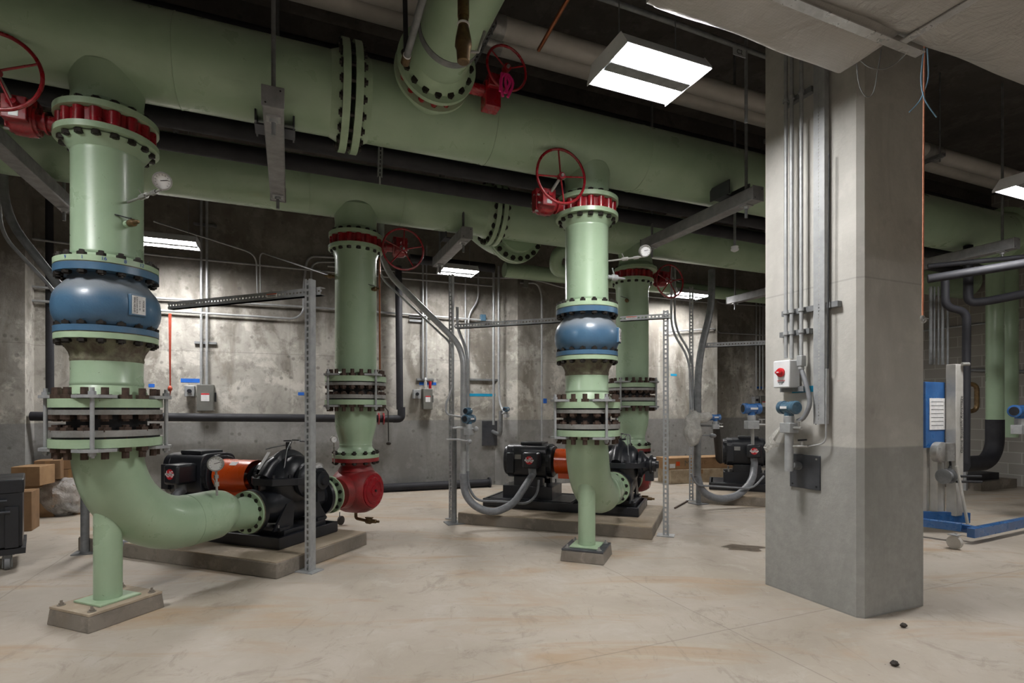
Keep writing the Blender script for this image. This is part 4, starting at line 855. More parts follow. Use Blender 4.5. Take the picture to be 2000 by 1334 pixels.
# tapes on the wall
def tp(px0, px1, py, d, h, lab, m=TAPE):
    a = W(px0, py, d-.0015); b = W(px1, py, d-.0015); b.z = a.z; tag(MB().bar(a, b, .003, h).obj('masking_tape', m, smooth=0), lab, 'tape')
tp(353, 390, 743, dA, .06, 'blue tape strip on the wall left of the left switch box'); tp(290, 302, 753, dA, .05, 'blue tape scrap right of the leftmost pipe'); tp(582, 594, 769, dA, .05, 'blue tape scrap just left of the first strut post')
tp(819, 852, 749, dA, .05, 'blue tape strip behind the bottle on the middle switch box'); tp(901, 991, 771, dA, .05, 'long cyan tape strip on the wall behind the blue transmitter', TAPEC); tp(1061, 1068, 783, dC, .09, 'blue tape scrap on the wall left of the middle pipe')
tp(1310, 1322, 732, dC, .045, 'cyan tape scrap on the wall right of the second slotted post', TAPEC); tp(1478, 1492, 757, dD, .05, 'blue tape scrap on the wall beside the column')
# ------------------------------------------------------------------ transmitters
def transmitter(p, s, head, lab, m=BLUED, white=False):
    """p: centre of the head; head: axis direction of the housing"""
    t = thing('pressure_transmitter', p-ZZ*.17*s, lab, 'transmitter'); p = V(p); h = V(head).normalized()
    MB().lathe(p-h*.085*s, h, [(0, .04*s), (.005*s, .05*s), (.04*s, .05*s), (.042*s, .044*s), (.12*s, .044*s), (.122*s, .05*s), (.16*s, .05*s), (.17*s, .04*s)], 24).cyl(p, p-ZZ*.07*s, .034*s, n=20).obj('housing', m, t)
    MB().lathe(p-h*.087*s, h*-1, [(-.002*s, .036*s), (.001, .034*s)], 24).obj('display', BLACK, t)
    x = h.cross(ZZ).normalized(); x = x if x.y < 0 else x*-1
    MB().box(p+x*.048*s, (.07*s, .004, .018*s), rotm(h, x, ZZ)).obj('label_plate', PAPER, t)
    MB().cyl(p-ZZ*.06*s, p-ZZ*.115*s, .036*s, n=12).box(p-ZZ*.15*s, (.11*s, .075*s, .075*s), rotm(h, x, ZZ)).obj('sensor_block', GALV, t, bevel=.004)
    MB().cyl(p-ZZ*.15*s+h*.05*s, p-ZZ*.15*s+h*.13*s, .012*s, n=8).cyl(p-ZZ*.15*s+h*.10*s, p-ZZ*.10*s+h*.10*s, .006*s, n=6).bar(p-ZZ*.10*s+h*.07*s, p-ZZ*.10*s+h*.13*s, .01*s, .01*s).obj('bleed_valve', SHINY, t)
    return t
transmitter(P(916, 818, 6.2), 1.0, V((.5, .85, 0)), 'blue twin housing transmitter on the stand left of the central pump')
t = thing('transmitter_head', P(913, 803, 6.25), 'smaller upper blue housing above the transmitter left of the central pump', 'transmitter'); h_ = V((.5, .85, 0)).normalized(); MB().lathe(P(914, 803, 6.25)-h_*.05, h_, [(0, .036), (.03, .045), (.08, .045), (.1, .034)], 20).obj('housing', BLUED, t); MB().lathe(P(914, 803, 6.25)-h_*.052, h_*-1, [(0, .028), (.002, .028)], 20).obj('display', BLACK, t)
for a_, b_, r_, lab in ((P(884, 836, 6.2), P(930, 838, 6.2), .012, 'galvanised cross arm carrying the transmitter left of the central pump'), (P(872, 858, 6.2), P(917, 862, 6.2), .010, 'lower thin cross pipe on the stand left of the central pump')):
    tag(MB().tube([a_, (V(a_)+V(b_))/2+ZZ*.01, b_], r_, 8).ell(b_, (.03, .03, .03)).obj('cross_pipe', GALV), lab, 'pipe')
pw = w(989, 799, .5); transmitter(pw, .8, V((.5, .85, 0)), 'blue transmitter on the wall bracket between the two stands')
pq = w(962, 846, .01); t = thing('wall_bracket', pq-ZZ*.25, 'square steel wall plate with pipe arm holding the wall transmitter', 'bracket')
MB().box(pq-N*.012, (.42, .02, .46), RM).obj('plate', DARKST, t); MB().tube(fil([pq-N*.02+ZZ*.03, pq-N*.42-ZZ*.02, pq-N*.42+ZZ*.42], .1), .035, 16).obj('arm', GALVD, t); MB().cyl(pq-N*.42+ZZ*.36, pq-N*.42+ZZ*.36+(pw-(pq-N*.42+ZZ*.36))*.9-ZZ*.05, .02).obj('cross_arm', GALV, t)
transmitter(P(1397, 815, 7.3), .85, V((1, .1, 0)), 'small blue transmitter on the film wrapped stand', BLUET)
transmitter(P(1468, 798, 6.2), 1.25, V((1, .1, 0)), 'blue transmitter with white label standing left of the column, above the third motor', BLUET)
tag(MB().cyl(P(1470, 826, 6.2), P(1470, 868, 6.3), .018).obj('impulse_tube', GALV), 'thin steel tube below the blue transmitter left of the column', 'pipe')
tag(MB().tube([P(1366, 831, 7.35), P(1395, 832, 7.3)], .014).obj('cross_pipe', GALVD), 'short cross pipe on the film wrapped stand', 'pipe')
tag(MB().tube([P(1338, 849, 7.3), P(1390, 851, 7.3)], .010).ell(P(1392, 851, 7.3), (.05, .03, .03)).obj('cross_pipe', GALVD), 'lower thin pipe with cock on the film wrapped stand', 'pipe')
b = MB(); c = P(1353, 838, 7.15)
b.ell(c, (.12, .10, .24), n=16, m=12); b.ell(c+ZZ*.16+U*.15, (.16, .06, .07), n=12, m=8)
for i, v_ in enumerate(b.v): b.v[i] = v_+V((math.sin(v_.z*31+v_.x*17), math.cos(v_.x*43+v_.z*9), math.sin(v_.x*29))) * .014
tag(b.obj('plastic_wrap', FILMW), 'milky plastic wrap bundled round the stand right of centre', 'wrap')
# ------------------------------------------------------------------ column fittings
RC = rotm(N*-1, U*-1, ZZ)
def colc(pts, r, lab, m=GALV, fr=.05, name='conduit'): tag(MB().tube(fil(pts, fr), r, 12).obj(name, m), lab, 'conduit')
zt = 4.6
for px, s in ((1535, 'left'), (1546, 'middle'), (1565, 'right')):
    b0 = CL(px, 700 if s != 'right' else 698, .07); colc([b0, V((b0.x, b0.y, zt))], .0135, s+' of three steel conduits running up the column')
t = thing('conduit_fitting', CL(1565, 715, .07)-ZZ*.05, 'conduit fitting at the lower end of the right column conduit', 'fitting')
c_ = CL(1565, 705, .07); MB().box(c_, (.045, .05, .08), RC).cyl(c_-ZZ*.04, c_-ZZ*.065, .022).obj('body', GALV, t, bevel=.006)
colc(spl([c_-ZZ*.06, CL(1577, 760, .09), CL(1581, 790, .10), CL(1570, 815, .11), CL(1558, 822, .12)], 6), .016, 'grey flexible whip from the column fitting to the transmitter', FLEX, .01, 'flexible_conduit')
c_ = CL(1536, 731, .075); t = thing('disconnect_switch', c_-ZZ*.1, 'grey disconnect switch with red rotary knob on the column', 'switch')
MB().box(c_, (.145, .11, .205), RC).obj('enclosure', WHITEP, t, bevel=.008); f_ = c_-U*.056
kn = MB().lathe(f_+ZZ*.012, U*-1, [(0, .034), (.012, .034), (.014, .028), (.026, .026)], 24).obj('knob', ORANGE if False else RINK, t); MB().box(f_+ZZ*.012-U*.03, (.05, .012, .016), RC).obj('knob_grip', RINK, kn); MB().box(f_+ZZ*.012-U*.037, (.02, .001, .008), RC).obj('knob_mark', PAPER, kn)
MB().box(f_-ZZ*.05, (.07, .002, .004), RC).obj('red_line', RINK, t); text('DANGER', 'lettering', INK, t, f_-ZZ*.062-U*.001, N*-1, ZZ, .014); text('O  OFF', 'lettering', INK, t, f_-ZZ*.075-U*.001, N*-1, ZZ, .010)
for (x0, y0, x1, y1, lab) in ((1530, 614, 1640, 591, 'middle strut across the column conduits and tray'), (1526, 655, 1584, 646, 'short strut across the column conduits above the switch'), (1535, 206, 1588, 180, 'highest strut across the column conduits'), (1527, 761, 1573, 757, 'short strut under the column disconnect switch')):
    a_ = CL(x0, y0, .022); b_ = CL(x1, y1, .022); b_.z = a_.z
    t = thing('wall_strut', a_, lab, 'strut'); MB().bar(a_, b_, .04, .04).obj('channel', GALVD, t, smooth=0)
    if y0 < 700:
        for px in (1535, 1546, 1565):
            q_ = CL(px, 600, .07); q_.z = a_.z; MB().ring(q_, ZZ, -.012, .012, .012, .021, 16).obj('clamp', GALV, t)
a_ = CL(1609, 828, .012); t = thing('perforated_tray', a_, 'long perforated steel tray running up the column', 'cable tray')
MB().perf(a_-U*.05, V((a_.x, a_.y, 4.6))-U*.05, .085, N*-1, U*.045, .024, .009, .002, .010).obj('tray', GALV, t, smooth=0)
MB().perf(a_+N*.0425-U*.027, V((a_.x, a_.y, 4.6))+N*.0425-U*.027, .045, U, N*-.002, .024, .009, .002, .010).obj('side_flange', GALV, t, smooth=0)
colc([CL(1614, 720, .05), CL(1613, 866, .05), CL(1578, 872, .08)], .006, 'thin steel tube turning from the tray to the small valve on the column', GALV, .05, 'impulse_tube')
colc([CL(1619, 300, .06), CL(1617, 720, .06)], .005, 'black cable beside the column tray', BLACKM, .01, 'cable')
a_ = CL(1572, 921, .007); t = thing('steel_plate', a_-ZZ*.12, 'square dark steel plate bolted to the column with a pipe stub', 'plate')
MB().box(a_, (.25, .014, .25), RC).obj('plate', DARKST, t, bevel=.002); MB().cyl(CL(1562, 910, 0), CL(1545, 908, .12), .03, n=20).obj('stub', GALVD, t)
for sx, sz_ in ((-1, -1), (1, -1), (1, 1)): q_ = a_-N*sx*.1+ZZ*sz_*.1; MB().cyl(q_-U*.007, q_-U*.010, .007, n=10).obj('bolt_hole', INK if sz_ < 0 else SHINY, t)
b0 = CL(1541, 920, .13); b1_ = V((b0.x, b0.y, CL(1541, 832, .13).z))
t = thing('standpipe', b0, 'short capped standpipe in front of the column plate', 'pipe'); MB().lathe(b0, ZZ, [(0, .012), (.0, .03), ((b1_-b0).length, .03)], 24).obj('pipe', GALV, t)
transmitter(CL(1541, 796, .13), 1.0, N*-1+U*-.2, 'blue transmitter above the standpipe on the column', BLUED)
q_ = CL(1556, 872, .10); t = thing('needle_valve', q_, 'small steel needle valve with black handle on the column', 'valve'); MB().cyl(b0+ZZ*(q_.z-b0.z), CL(1578, 872, .08), .010, n=8).cyl(CL(1566, 872, .09), CL(1566, 862, .09), .012, n=8).obj('body', SHINY, t); MB().bar(CL(1559, 860, .09), CL(1575, 859, .09), .012, .012).obj('handle', BLACK, t)
a_ = CL(1547, 762, .002); b_ = CL(1597, 756, .002); b_.z = a_.z+.005; tag(MB().bar(a_, b_, .003, .045).obj('masking_tape', TAPEC, smooth=0), 'cyan tape strip on the column beside the switch', 'tape')
b = MB(); c = CL(1508, 860, .04); b.add([CL(1534, 823, .05), CL(1519, 836, .06), CL(1500, 856, .07), CL(1491, 874, .06), CL(1498, 886, .04), CL(1506, 876, .09), CL(1521, 872, .08), CL(1514, 862, .03), CL(1527, 838, .02), CL(1510, 858, .12)], [(0, 1, 9), (1, 2, 9), (2, 3, 5), (3, 4, 5), (2, 5, 9), (5, 6, 9), (6, 7, 9), (7, 8, 9), (8, 0, 9)])
tag(b.obj('plastic_scrap', FILMW, smooth=60), 'crumpled plastic film caught on the left edge of the column', 'plastic')
# cord and wires hanging right of the column
pc = [P(1806, 40, 2.9), P(1804, 250, 2.9), P(1803, 450, 2.9), P(1802, 618, 2.9)]
t = thing('twisted_cord', pc[-1], 'orange twisted cord hanging down the right side of the column', 'cord'); MB().tube(spl(pc, 20), .0045, 8).obj('cord', CORD, t); MB().torus(pc[-1]-ZZ*.012, N, .014, .005, 16, 6).torus(pc[-1]-ZZ*.02+U*.01, U, .012, .004, 16, 6).obj('end_clip', SHINY, t); MB().tube([pc[-1]-ZZ*.006, pc[-1]+U*.05-ZZ*.01], .003, 6).obj('wire_tail', WIREG, t)
tag(MB().tube(spl([P(1805, 95, 2.88), P(1799, 150, 2.88), P(1803, 185, 2.88), P(1812, 205, 2.88), P(1829, 229, 2.88)], 6), .003, 6).obj('loose_wire', WIRE), 'pale blue wire tail curling right from under the duct', 'wire')
tag(MB().tube(spl([P(1811, 95, 2.9), P(1813, 150, 2.9), P(1803, 182, 2.9), P(1794, 200, 2.9), P(1776, 219, 2.9)], 6), .003, 6).obj('loose_wire', WIRE), 'pale blue wire tail curling left from under the duct', 'wire')
tag(MB().tube(spl([P(1672, 115, 3.2), P(1678, 165, 3.2), P(1692, 189, 3.2), P(1706, 180, 3.2), P(1714, 140, 3.2), P(1722, 95, 3.2)], 6), .003, 6).obj('loose_wire', WIREG), 'grey wire drooping in a deep loop in front of the column top', 'wire')
tag(MB().tube(spl([P(1680, 118, 3.1), P(1700, 132, 3.1), P(1730, 134, 3.1), P(1760, 115, 3.1), P(1783, 88, 2.9)], 6), .003, 6).obj('loose_wire', WIREG), 'grey wire drooping in a shallow loop under the duct corner', 'wire')
# ------------------------------------------------------------------ foil duct
zd = 3.30; cY = lambda px, py: P(px, py, (zd-H)*F/(HY-py))
cA = cY(1262, 20); cB = cY(1637, 148); cD = cY(1755, 82); uA_, uB_, dN = cA.dot(U), cB.dot(U), cB.dot(N); dM = cD.dot(N)
t = thing('air_duct', RV(uB_, dM, zd), 'foil wrapped insulated air duct hanging overhead at top right', 'duct')
def puffy(u_0, u_1, d_0, d_1, z0, z1, nx=36, ny=26, amp=.02, droop=None):
    b = MB(); vs = []; 
    for j in range(ny+1):
        for i in range(nx+1):
            a = i/nx; c = j/ny; uu = u_0+(u_1-u_0)*a; dd = d_0+(d_1-d_0)*c
            e = min(a*(u_1-u_0), (1-a)*(u_1-u_0), c*(d_1-d_0), (1-c)*(d_1-d_0)); z = z0+.05*math.exp(-e/.035)+amp*math.sin(uu*7+dd*3)*math.sin(dd*6-uu*2)*.5
            if droop: z -= droop*math.exp(-((uu-u_1)**2+(dd-d_1)**2)/.05)*.6
            vs.append(RV(uu, dd, z))
    fs = [(j*(nx+1)+i, j*(nx+1)+i+1, (j+1)*(nx+1)+i+1, (j+1)*(nx+1)+i) for j in range(ny) for i in range(nx)]
    b.add(vs, fs); 
    per = [(i, 0) for i in range(nx+1)]+[(nx, j) for j in range(1, ny+1)]+[(i, ny) for i in range(nx-1, -1, -1)]+[(0, j) for j in range(ny-1, 0, -1)]
    lo = [vs[j*(nx+1)+i] for i, j in per]; n = len(lo); b.add(lo+[V((p.x, p.y, z1)) for p in lo], [(i, (i+1) % n, n+(i+1) % n, n+i) for i in range(n)]+[tuple(range(n, 2*n))])
    return b
puffy(uA_, uB_, dM-.02, dN, zd-.02, 3.9, droop=.03).obj('takeoff', FOIL, t, smooth=60)
puffy(uA_, uB_+5.5, -1.2, dM, zd-.01, 3.9, 60, 40).obj('trunk', FOIL, t, smooth=60)
MB().bar(RV(uA_, dM, zd-.012), RV(uB_+.2, dM, zd-.02), .05, .006).obj('seam_tape', FOILT, t); MB().bar(RV(uB_+.02, dM, zd-.016), RV(uB_+.02, -1, zd-.016), .05, .006).obj('seam_tape', FOILT, t)
MB().tube([RV(uA_, dM+.01, zd-.0), RV(uB_+.1, dM+.01, zd-.01)], .012, 8).obj('seam_bead', FOILT, t)
# ------------------------------------------------------------------ light fixtures
def fixture(cn_, L, Wd, lab, vis=True, cord=True, s=1.0, rods=True):
    """cn_: centre of the lamp bottom, long side along U"""
    t = thing('ceiling_lamp', cn_, lab, 'lamp'); c = V(cn_)
    MB().box(c+ZZ*.085, (L*.96, Wd*.34, .05), RM).box(c+ZZ*.032, (L*.98, Wd*.20, .09), RM).obj('housing', GALVD, t, bevel=.004)
    b = MB()
    for sd in (-1, 1):
        pr = [(.08, .03), (.14, .075), (.36, .082), (.50, .0), (.515, .0), (.37, .096), (.12, .09), (.08, .04)]
        b.prism([c-U*L/2+N*(sd*x*Wd)+ZZ*z for x, z in pr], U*L)
    b.obj('reflector', WHREF, t)
    for e in (-1, 1): MB().prism([c+U*e*L/2+N*(x*Wd)+ZZ*z for x, z in ((-.52, -.012), (.52, -.012), (.52, .006), (.38, .1), (-.38, .1), (-.52, .006))], U*.004*e).obj('end_plate', WHREF, t)
    for sd in (-1, 1): MB().box(c+N*sd*Wd*.295+ZZ*.02, (L*.97, Wd*.34, .008), RM).obj('lens', LAMP if vis else LAMPS, t, bevel=.003)
    if rods:
        for e in (-.35, .35): MB().cyl(c+U*e*L+ZZ*.1, V((c.x, c.y, ZC))+U*e*L, .004, n=6).obj('hanger_wire', GALVD, t)
    return t
zl = 3.62; def_c = [P(px, py, (zl-H)*F/(HY-py)) for px, py in ((1225, 83), (1380, 132), (1300, 205), (1155, 162))]
cc = sum(def_c, V((0, 0, 0)))/4; fixture(cc, .645, .45, 'bright twin lens lamp hanging at top, left of the column'); cc0 = cc
zl2 = 3.66
for pxs, lab in (([(262, 459), (371, 463), (397, 494), (258, 483)], 'lit twin lens lamp behind the leftmost pipe'), ([(872, 517), (937, 525), (918, 545), (848, 540)], 'lit twin lens lamp above the central back post'), ([(1322, 567), (1385, 573), (1362, 588), (1300, 582)], 'lit twin lens lamp below the far handwheel')):
    q4 = [P(px, py, (zl2-H)*F/(HY-py)) for px, py in pxs]; cc = sum(q4, V((0, 0, 0)))/4; L_ = ((q4[1]-q4[0]).length+(q4[2]-q4[3]).length)/2; fixture(cc, min(L_, 1.1), .42, lab)
lu, ld = cc0.dot(U), cc0.dot(N)
fixture(RV(lu+4.72, ld, zl), .645, .45, 'lit lamp cut off at the right edge of the photo')
for uu, dd in ((lu-4.6, ld), (lu-4.6, ld-5.6), (lu, ld-5.6), (lu+4.7, ld-5.6)): fixture(RV(uu, dd, zl), .645, .45, 'lit twin lens lamp hanging outside the photo', False)['group'] = 'lamps outside the view'
# ------------------------------------------------------------------ cartons, bag, cart at left
def carton(px, py, w_, d_, h_, lab, z0=0, rot=0, m=CARD, name='carton', Y=None):
    g = G(px, py) if z0 == 0 else P(px, py, Y); g = V((g.x, g.y, z0)); ca, sa = math.cos(rot), math.sin(rot); x = U*ca+N*sa; y = x.cross(ZZ)*-1; R = rotm(x, y, ZZ); c = g+x*w_/2+y*d_/2+ZZ*h_/2
    t = thing(name, c-ZZ*h_/2, lab, 'box'); MB().box(c, (w_, d_, h_), R).obj('carton_body', m, t, bevel=.006)
    MB().box(c+ZZ*(h_/2+.0005), (w_*.98, .05, .002), R).box(c-y*(d_/2+.0005)+ZZ*h_*.32, (.05, .002, h_*.3), R).obj('tape', TAPEB, t)
    return t
carton(42, 1012, .36, .34, .50, 'tall brown carton on the floor left of the plastic bag', rot=-.2)
carton(4, 1042, .26, .3, .46, 'brown carton partly behind the black cart', rot=.1, m=CARDD)
Yc = G(42, 1012).y
carton(21, 930, .30, .32, .24, 'brown carton on top of the pile beside the black cart', .47, -.15, Y=6.55)
carton(66, 932, .27, .3, .25, 'brown carton on top of the tall carton', .50, .12, Y=6.9, m=CARDD)
base = G(98, 1008)
for i, (dx, w_, h_, z, m_) in enumerate([(0, .2, .16, 0, CARD), (.21, .2, .16, 0, CARDD), (.0, .22, .14, .165, CARDD), (.24, .18, .15, .165, CARD), (.03, .18, .15, .31, CARD), (.23, .2, .14, .32, CARD), (.1, .22, .14, .47, CARDD), (.33, .16, .16, .465, CARD), (.3, .2, .14, .63, CARD), (.02, .22, .13, .615, CARDD)]):
    q_ = base+U*dx+ZZ*z; lab = 'small brown carton, %s, in the stack beside the leftmost pipe' % ['bottom left', 'bottom right', 'left in the second layer', 'right in the second layer', 'left in the third layer', 'right in the third layer', 'left in the fourth layer', 'right in the fourth layer', 'topmost right', 'topmost left'][i]
    t = thing('small_carton', q_, lab, 'box', 'small cartons stacked at the left'); MB().box(q_+U*w_/2+N*.12+ZZ*h_/2, (w_, .24, h_), RM).obj('carton_body', m_, t, bevel=.005); MB().box(q_+U*w_/2+N*.12+ZZ*h_/2, (.03, .243, h_+.002), RM).obj('tape', TAPEB, t)
b = MB(); c = G(112, 1010); c = c+ZZ*.25
b.ell(c+N*.15, (.27, .2, .26), n=40, m=24, sq=.8)
for i, v_ in enumerate(b.v):
    r_ = v_-c; k = math.sin(r_.x*31+r_.z*17)*.016+math.sin(r_.z*43+r_.y*23+r_.x*11)*.012+math.sin(r_.x*61-r_.z*53)*.007; b.v[i] = v_+r_.normalized()*k+U*(-.22*(r_.z))*.6
    if b.v[i].z < .003: b.v[i].z = .003
t = thing('plastic_bag', V((c.x, c.y, 0)), 'clear crumpled plastic bag of dark fittings on the floor by the cartons', 'bag'); b.obj('film', FILM, t)
MB().ell(c-ZZ*.16+N*.15, (.22, .15, .08)).obj('contents', RUBBLE, t)
# black wheeled tool cart at left edge
g0 = G(-40, 1085); 
t = thing('tool_cart', V((g0.x, g0.y, 0)), 'black steel wheeled job box cut off by the left edge', 'cart')
cy = V((-.66, .75, 0)).normalized(); cx = V((cy.y, -cy.x, 0)); RCt = rotm(cx, cy, ZZ); nr = P(44, 1000, 4.75); nr.z = 0
c = nr-cx*.40+cy*.33
def K(x, y, z): return c+cx*x+cy*y+ZZ*z
MB().box(K(0, 0, .44), (.8, .62, .48), RCt).obj('body', BLACK, t, bevel=.008); MB().box(K(0, 0, .735), (.82, .64, .12), RCt).obj('lid', BLACK, t, bevel=.01)
MB().box(K(.33, -.325, .38), (.09, .03, .36), RCt).obj('corner_bracket', BLACK, t, bevel=.003); MB().cyl(K(.05, -.36, .52), K(.32, -.36, .52), .012).cyl(K(.22, -.36, .62), K(.22, -.36, .50), .009).cyl(K(.14, -.36, .62), K(.3, -.36, .62), .011).obj('handle', DARKST, t)
MB().box(K(0, 0, .165), (.84, .66, .05), RCt).obj('skid', BLACKM, t)
for x_ in (-.3, .3):
    for y_ in (-.26, .26):
        q_ = K(x_, y_, .062); k = MB().box(q_+ZZ*.06, (.05, .07, .05), RCt).box(q_-cx*.03+ZZ*.01, (.006, .05, .1), RCt).box(q_+cx*.03+ZZ*.01, (.006, .05, .1), RCt).obj('caster_fork', GALVD, t); MB().lathe(q_-cx*.022, cx, [(0, .045), (.005, .06), (.039, .06), (.044, .045)], 24).obj('caster_wheel', FLEX, k)
# long cartons at right
t = carton(1310, 946, 1.35, .46, .27, 'crumpled kraft wrapped bundle on the floor right of the second pump', rot=-.12, m=CRAFT, name='wrapped_bundle')
q0 = G(1310, 946)
t = carton(1304, 0, 1.5, .42, .22, 'long brown carton with dark lettering on the wrapped bundle', .27, -.12, m=CARD, Y=q0.y+.02)
x_ = (U*math.cos(-.12)+N*math.sin(-.12)); y_ = x_.cross(ZZ)*-1; fc = V((P(1304, 0, q0.y+.02).x, q0.y+.02, .38)); text('ar', 'lettering', CARDD, t, fc+x_*.78-y_*.003, x_*-1, ZZ*-1, .16); text('M', 'lettering', RUST, t, fc+x_*.42-y_*.003, x_, ZZ, .16)
MB().box(fc+x_*.22-y_*.002, (.08, .003, .08), rotm(x_, y_, ZZ)).obj('orange_label', ORANGE, t); MB().box(fc+x_*.1-y_*.002-ZZ*.04, (.12, .003, .08), rotm(x_, y_, ZZ)).obj('white_label', PAPER, t)
tag(MB().cyl(G(1408, 935)+ZZ*.03, P(1398, 826, 9.6), .07, .06, 16).obj('leaning_tube', BLACKM), 'dark tube leaning against the wall behind the long carton', 'tube')
tag(MB().bar(G(1318, 994)+ZZ*.012, G(1343, 980)+ZZ*.012, .02, .02).obj('floor_rod', BOLTR), 'short rusty rod on the floor right of the second slotted post', 'rod')
# caster under the red valve
q_ = G(666, 1026)+ZZ*.06; t = thing('caster', q_-ZZ*.06, 'single caster wheel standing below the nearest red valve', 'caster'); MB().lathe(q_-QQ*.015, QQ, [(0, .045), (.004, .055), (.028, .055), (.03, .045)], 20).obj('wheel', RUBBLE, t); MB().bar(q_+QQ*.02, q_+QQ*.02+ZZ*.1, .03, .006).obj('fork', GALV, t)
# ------------------------------------------------------------------ right side: lift, pipes
g = G(1864, 1072); t = thing('material_lift', g, 'blue wheeled material lift with aluminium mast right of the column', 'lift')
m0 = G(1868, 1040); mz = H+(HY-712)/F*m0.y
MB().box(V((m0.x-.02, m0.y, (mz+.2)/2)), (.14, .10, mz-.2), RM).obj('mast', ALU, t, bevel=.004)
MB().box(V((m0.x-.17, m0.y+.06, .78)), (.14, .08, 1.1), RM).box(V((m0.x-.28, m0.y+.10, .78)), (.06, .06, 1.1), RM).obj('inner_mast', ALU, t, bevel=.004)
MB().cyl(V((m0.x+.02, m0.y-.05, mz)), V((m0.x+.1, m0.y-.05, mz)), .02).obj('pulley', SHINY, t)
text('Genie Superlift Advantage', 'lettering', INK, t, V((m0.x+.0, m0.y, 1.24))-N*.054, ZZ, U*-1, .062)
MB().box(V((m0.x-.26, m0.y-.0, 1.35)), (.36, .04, .75), RM).obj('carriage', BLUET, t, bevel=.004)
sg = V((m0.x-.26, m0.y-.0, 1.36))+U*.02-N*.024; s_ = MB().box(sg, (.28, .004, .36), RM).obj('instruction_sign', PAPER, t)
for i in range(7): MB().box(sg-N*.003+ZZ*(.14-i*.045), (.22, .001, .006), RM).obj('sign_line', GALVD, s_)
wq = V((m0.x-.27, m0.y-.1, .93)); w_ = MB().lathe(wq, N*-1, [(-.05, .10), (-.04, .115), (.03, .115), (.04, .10)], 28).box(wq+U*.1, (.14, .12, .2), RM).obj('winch', SHINY, t); MB().tube([wq+U*.16, wq+U*.2-ZZ*.16, wq+U*.15-ZZ*.22], .012).cyl(wq+U*.10-ZZ*.2, wq+U*.30-ZZ*.22, .013).obj('crank', BLACKM, w_)
MB().lathe(V((m0.x-.22, m0.y-.12, .66)), U, [(-.05, .06), (-.045, .085), (-.035, .085), (-.03, .055), (.05, .055), (.055, .085), (.065, .085), (.07, .06)], 20).obj('drum', GALVD, t); MB().cyl(V((m0.x-.1, m0.y-.12, .66)), V((m0.x+.16, m0.y-.14, .66)), .014).cyl(V((m0.x-.1, m0.y-.12, .6)), V((m0.x+.17, m0.y-.14, .6)), .014).obj('drum_handles', BLACKM, t)
MB().tube([V((m0.x-.13, m0.y-.16, .78)), V((m0.x-.04, m0.y-.2, .14))], .016).obj('brace_rod', ALU, t)
MB().bar(V((m0.x-.75, m0.y-.02, .20)), V((m0.x+.14, m0.y-.0, .17)), .05, .12).obj('lower_frame', BLUET, t, bevel=.004)
fr_ = MB().bar(G(1800, 1020, .16), G(1878, 1030, .16), .07, .085).obj('front_leg', BLUET, t, bevel=.004)
MB().bar(G(1896, 1041, .12), G(2060, 1008, .12), .07, .10).bar(G(1876, 1030, .14), G(1915, 1038, .13), .07, .08).obj('side_leg', BLUET, t, bevel=.004)
q_ = g+ZZ*.066; MB().lathe(q_-U*.02, U, [(0, .05), (.004, .066), (.046, .066), (.05, .05)], 20).obj('caster_wheel', INSUL, t); MB().bar(q_+U*.026, q_+U*.026+ZZ*.09, .03, .006).box(q_+ZZ*.075, (.08, .08, .01), RM).obj('caster_fork', GALV, t)
# green risers by the block wall
for i, (px, w_px, yb, lab) in enumerate(((1943, 27, 905, 'left of two green risers by the block wall, blackened at its foot'), (1972, 28, 892, 'right of two green risers by the block wall'))):
    Yr = 8.6+i*.35; a_ = P(px, 420, Yr); t = thing('riser_pipe', P(px, yb, Yr), lab, 'pipe', 'green risers at the right')
    bend = P(px, yb, Yr); MB().tube([a_, V((a_.x, a_.y, 2.6)), V((a_.x, a_.y, .95))], .115, 24).obj('riser', GREEN, t)
    ex = [V((a_.x, a_.y, .95))-U*(.38-.38*math.cos(x))-ZZ*(.38*math.sin(x)) for x in [math.pi/2*k/10 for k in range(11)]]
    MB().tube([V((a_.x, a_.y, 1.25 if i == 0 else .95))]+ex+[ex[-1]-U*.5], .12 if i == 0 else .115, 24).obj('bend', BLKPIPE if i == 0 else GREEN, t)
def tubeobj(pts, r, lab, m=BLKPIPE, name='black_pipe', cat='pipe', fr=.12, n=18): tag(MB().tube(fil(pts, fr), r, n).obj(name, m), lab, cat)
tubeobj([P(1846, 535, 6.9), P(1846, 600, 6.9), P(1888, 608, 6.9), P(1886, 905, 6.9)], .046, 'black pipe with a jog dropping past the lift mast')
tubeobj([P(1891, 480, 7.2), P(1891, 592, 7.2), P(1930, 588, 7.1), P(2040, 566, 6.6)], .055, 'black pipe elbow turning right above the green risers')
tubeobj([P(1812, 545, 6.4), P(2040, 508, 5.9)], .05, 'black level pipe just below the right end of the front header')
tubeobj([P(1812, 520, 6.9), P(2040, 498, 6.4)], .03, 'slim black level pipe below the right header')
tubeobj([P(1860, 750, 7.8), P(1908, 750, 7.8), P(1908, 803, 7.8), P(1860, 803, 7.8)], .032, 'aged brown pipe loop behind the black vertical pipe', BRASS, 'loop_pipe', fr=.1)
for i, px in enumerate((1818, 1825, 1833, 1841, 1851)): tubeobj([P(px, 560, 7.8), P(px, 712, 7.8)], (.022, .012, .012, .02, .014)[i], '%s vertical conduit counted from the column in the bunch above the lift' % ['first', 'second', 'third', 'fourth', 'fifth'][i], GALVD, 'conduit', 'conduit')
tubeobj([WU(1790, 648, uR-.04), WU(2020, 620, uR-.04)], .018, 'conduit running along the block wall behind the green risers', GALV, 'conduit', 'conduit')
tubeobj([WU(1895, 723, uR-.05), WU(2020, 726, uR-.05)], .03, 'pipe level on the block wall behind the green risers', GALVD)
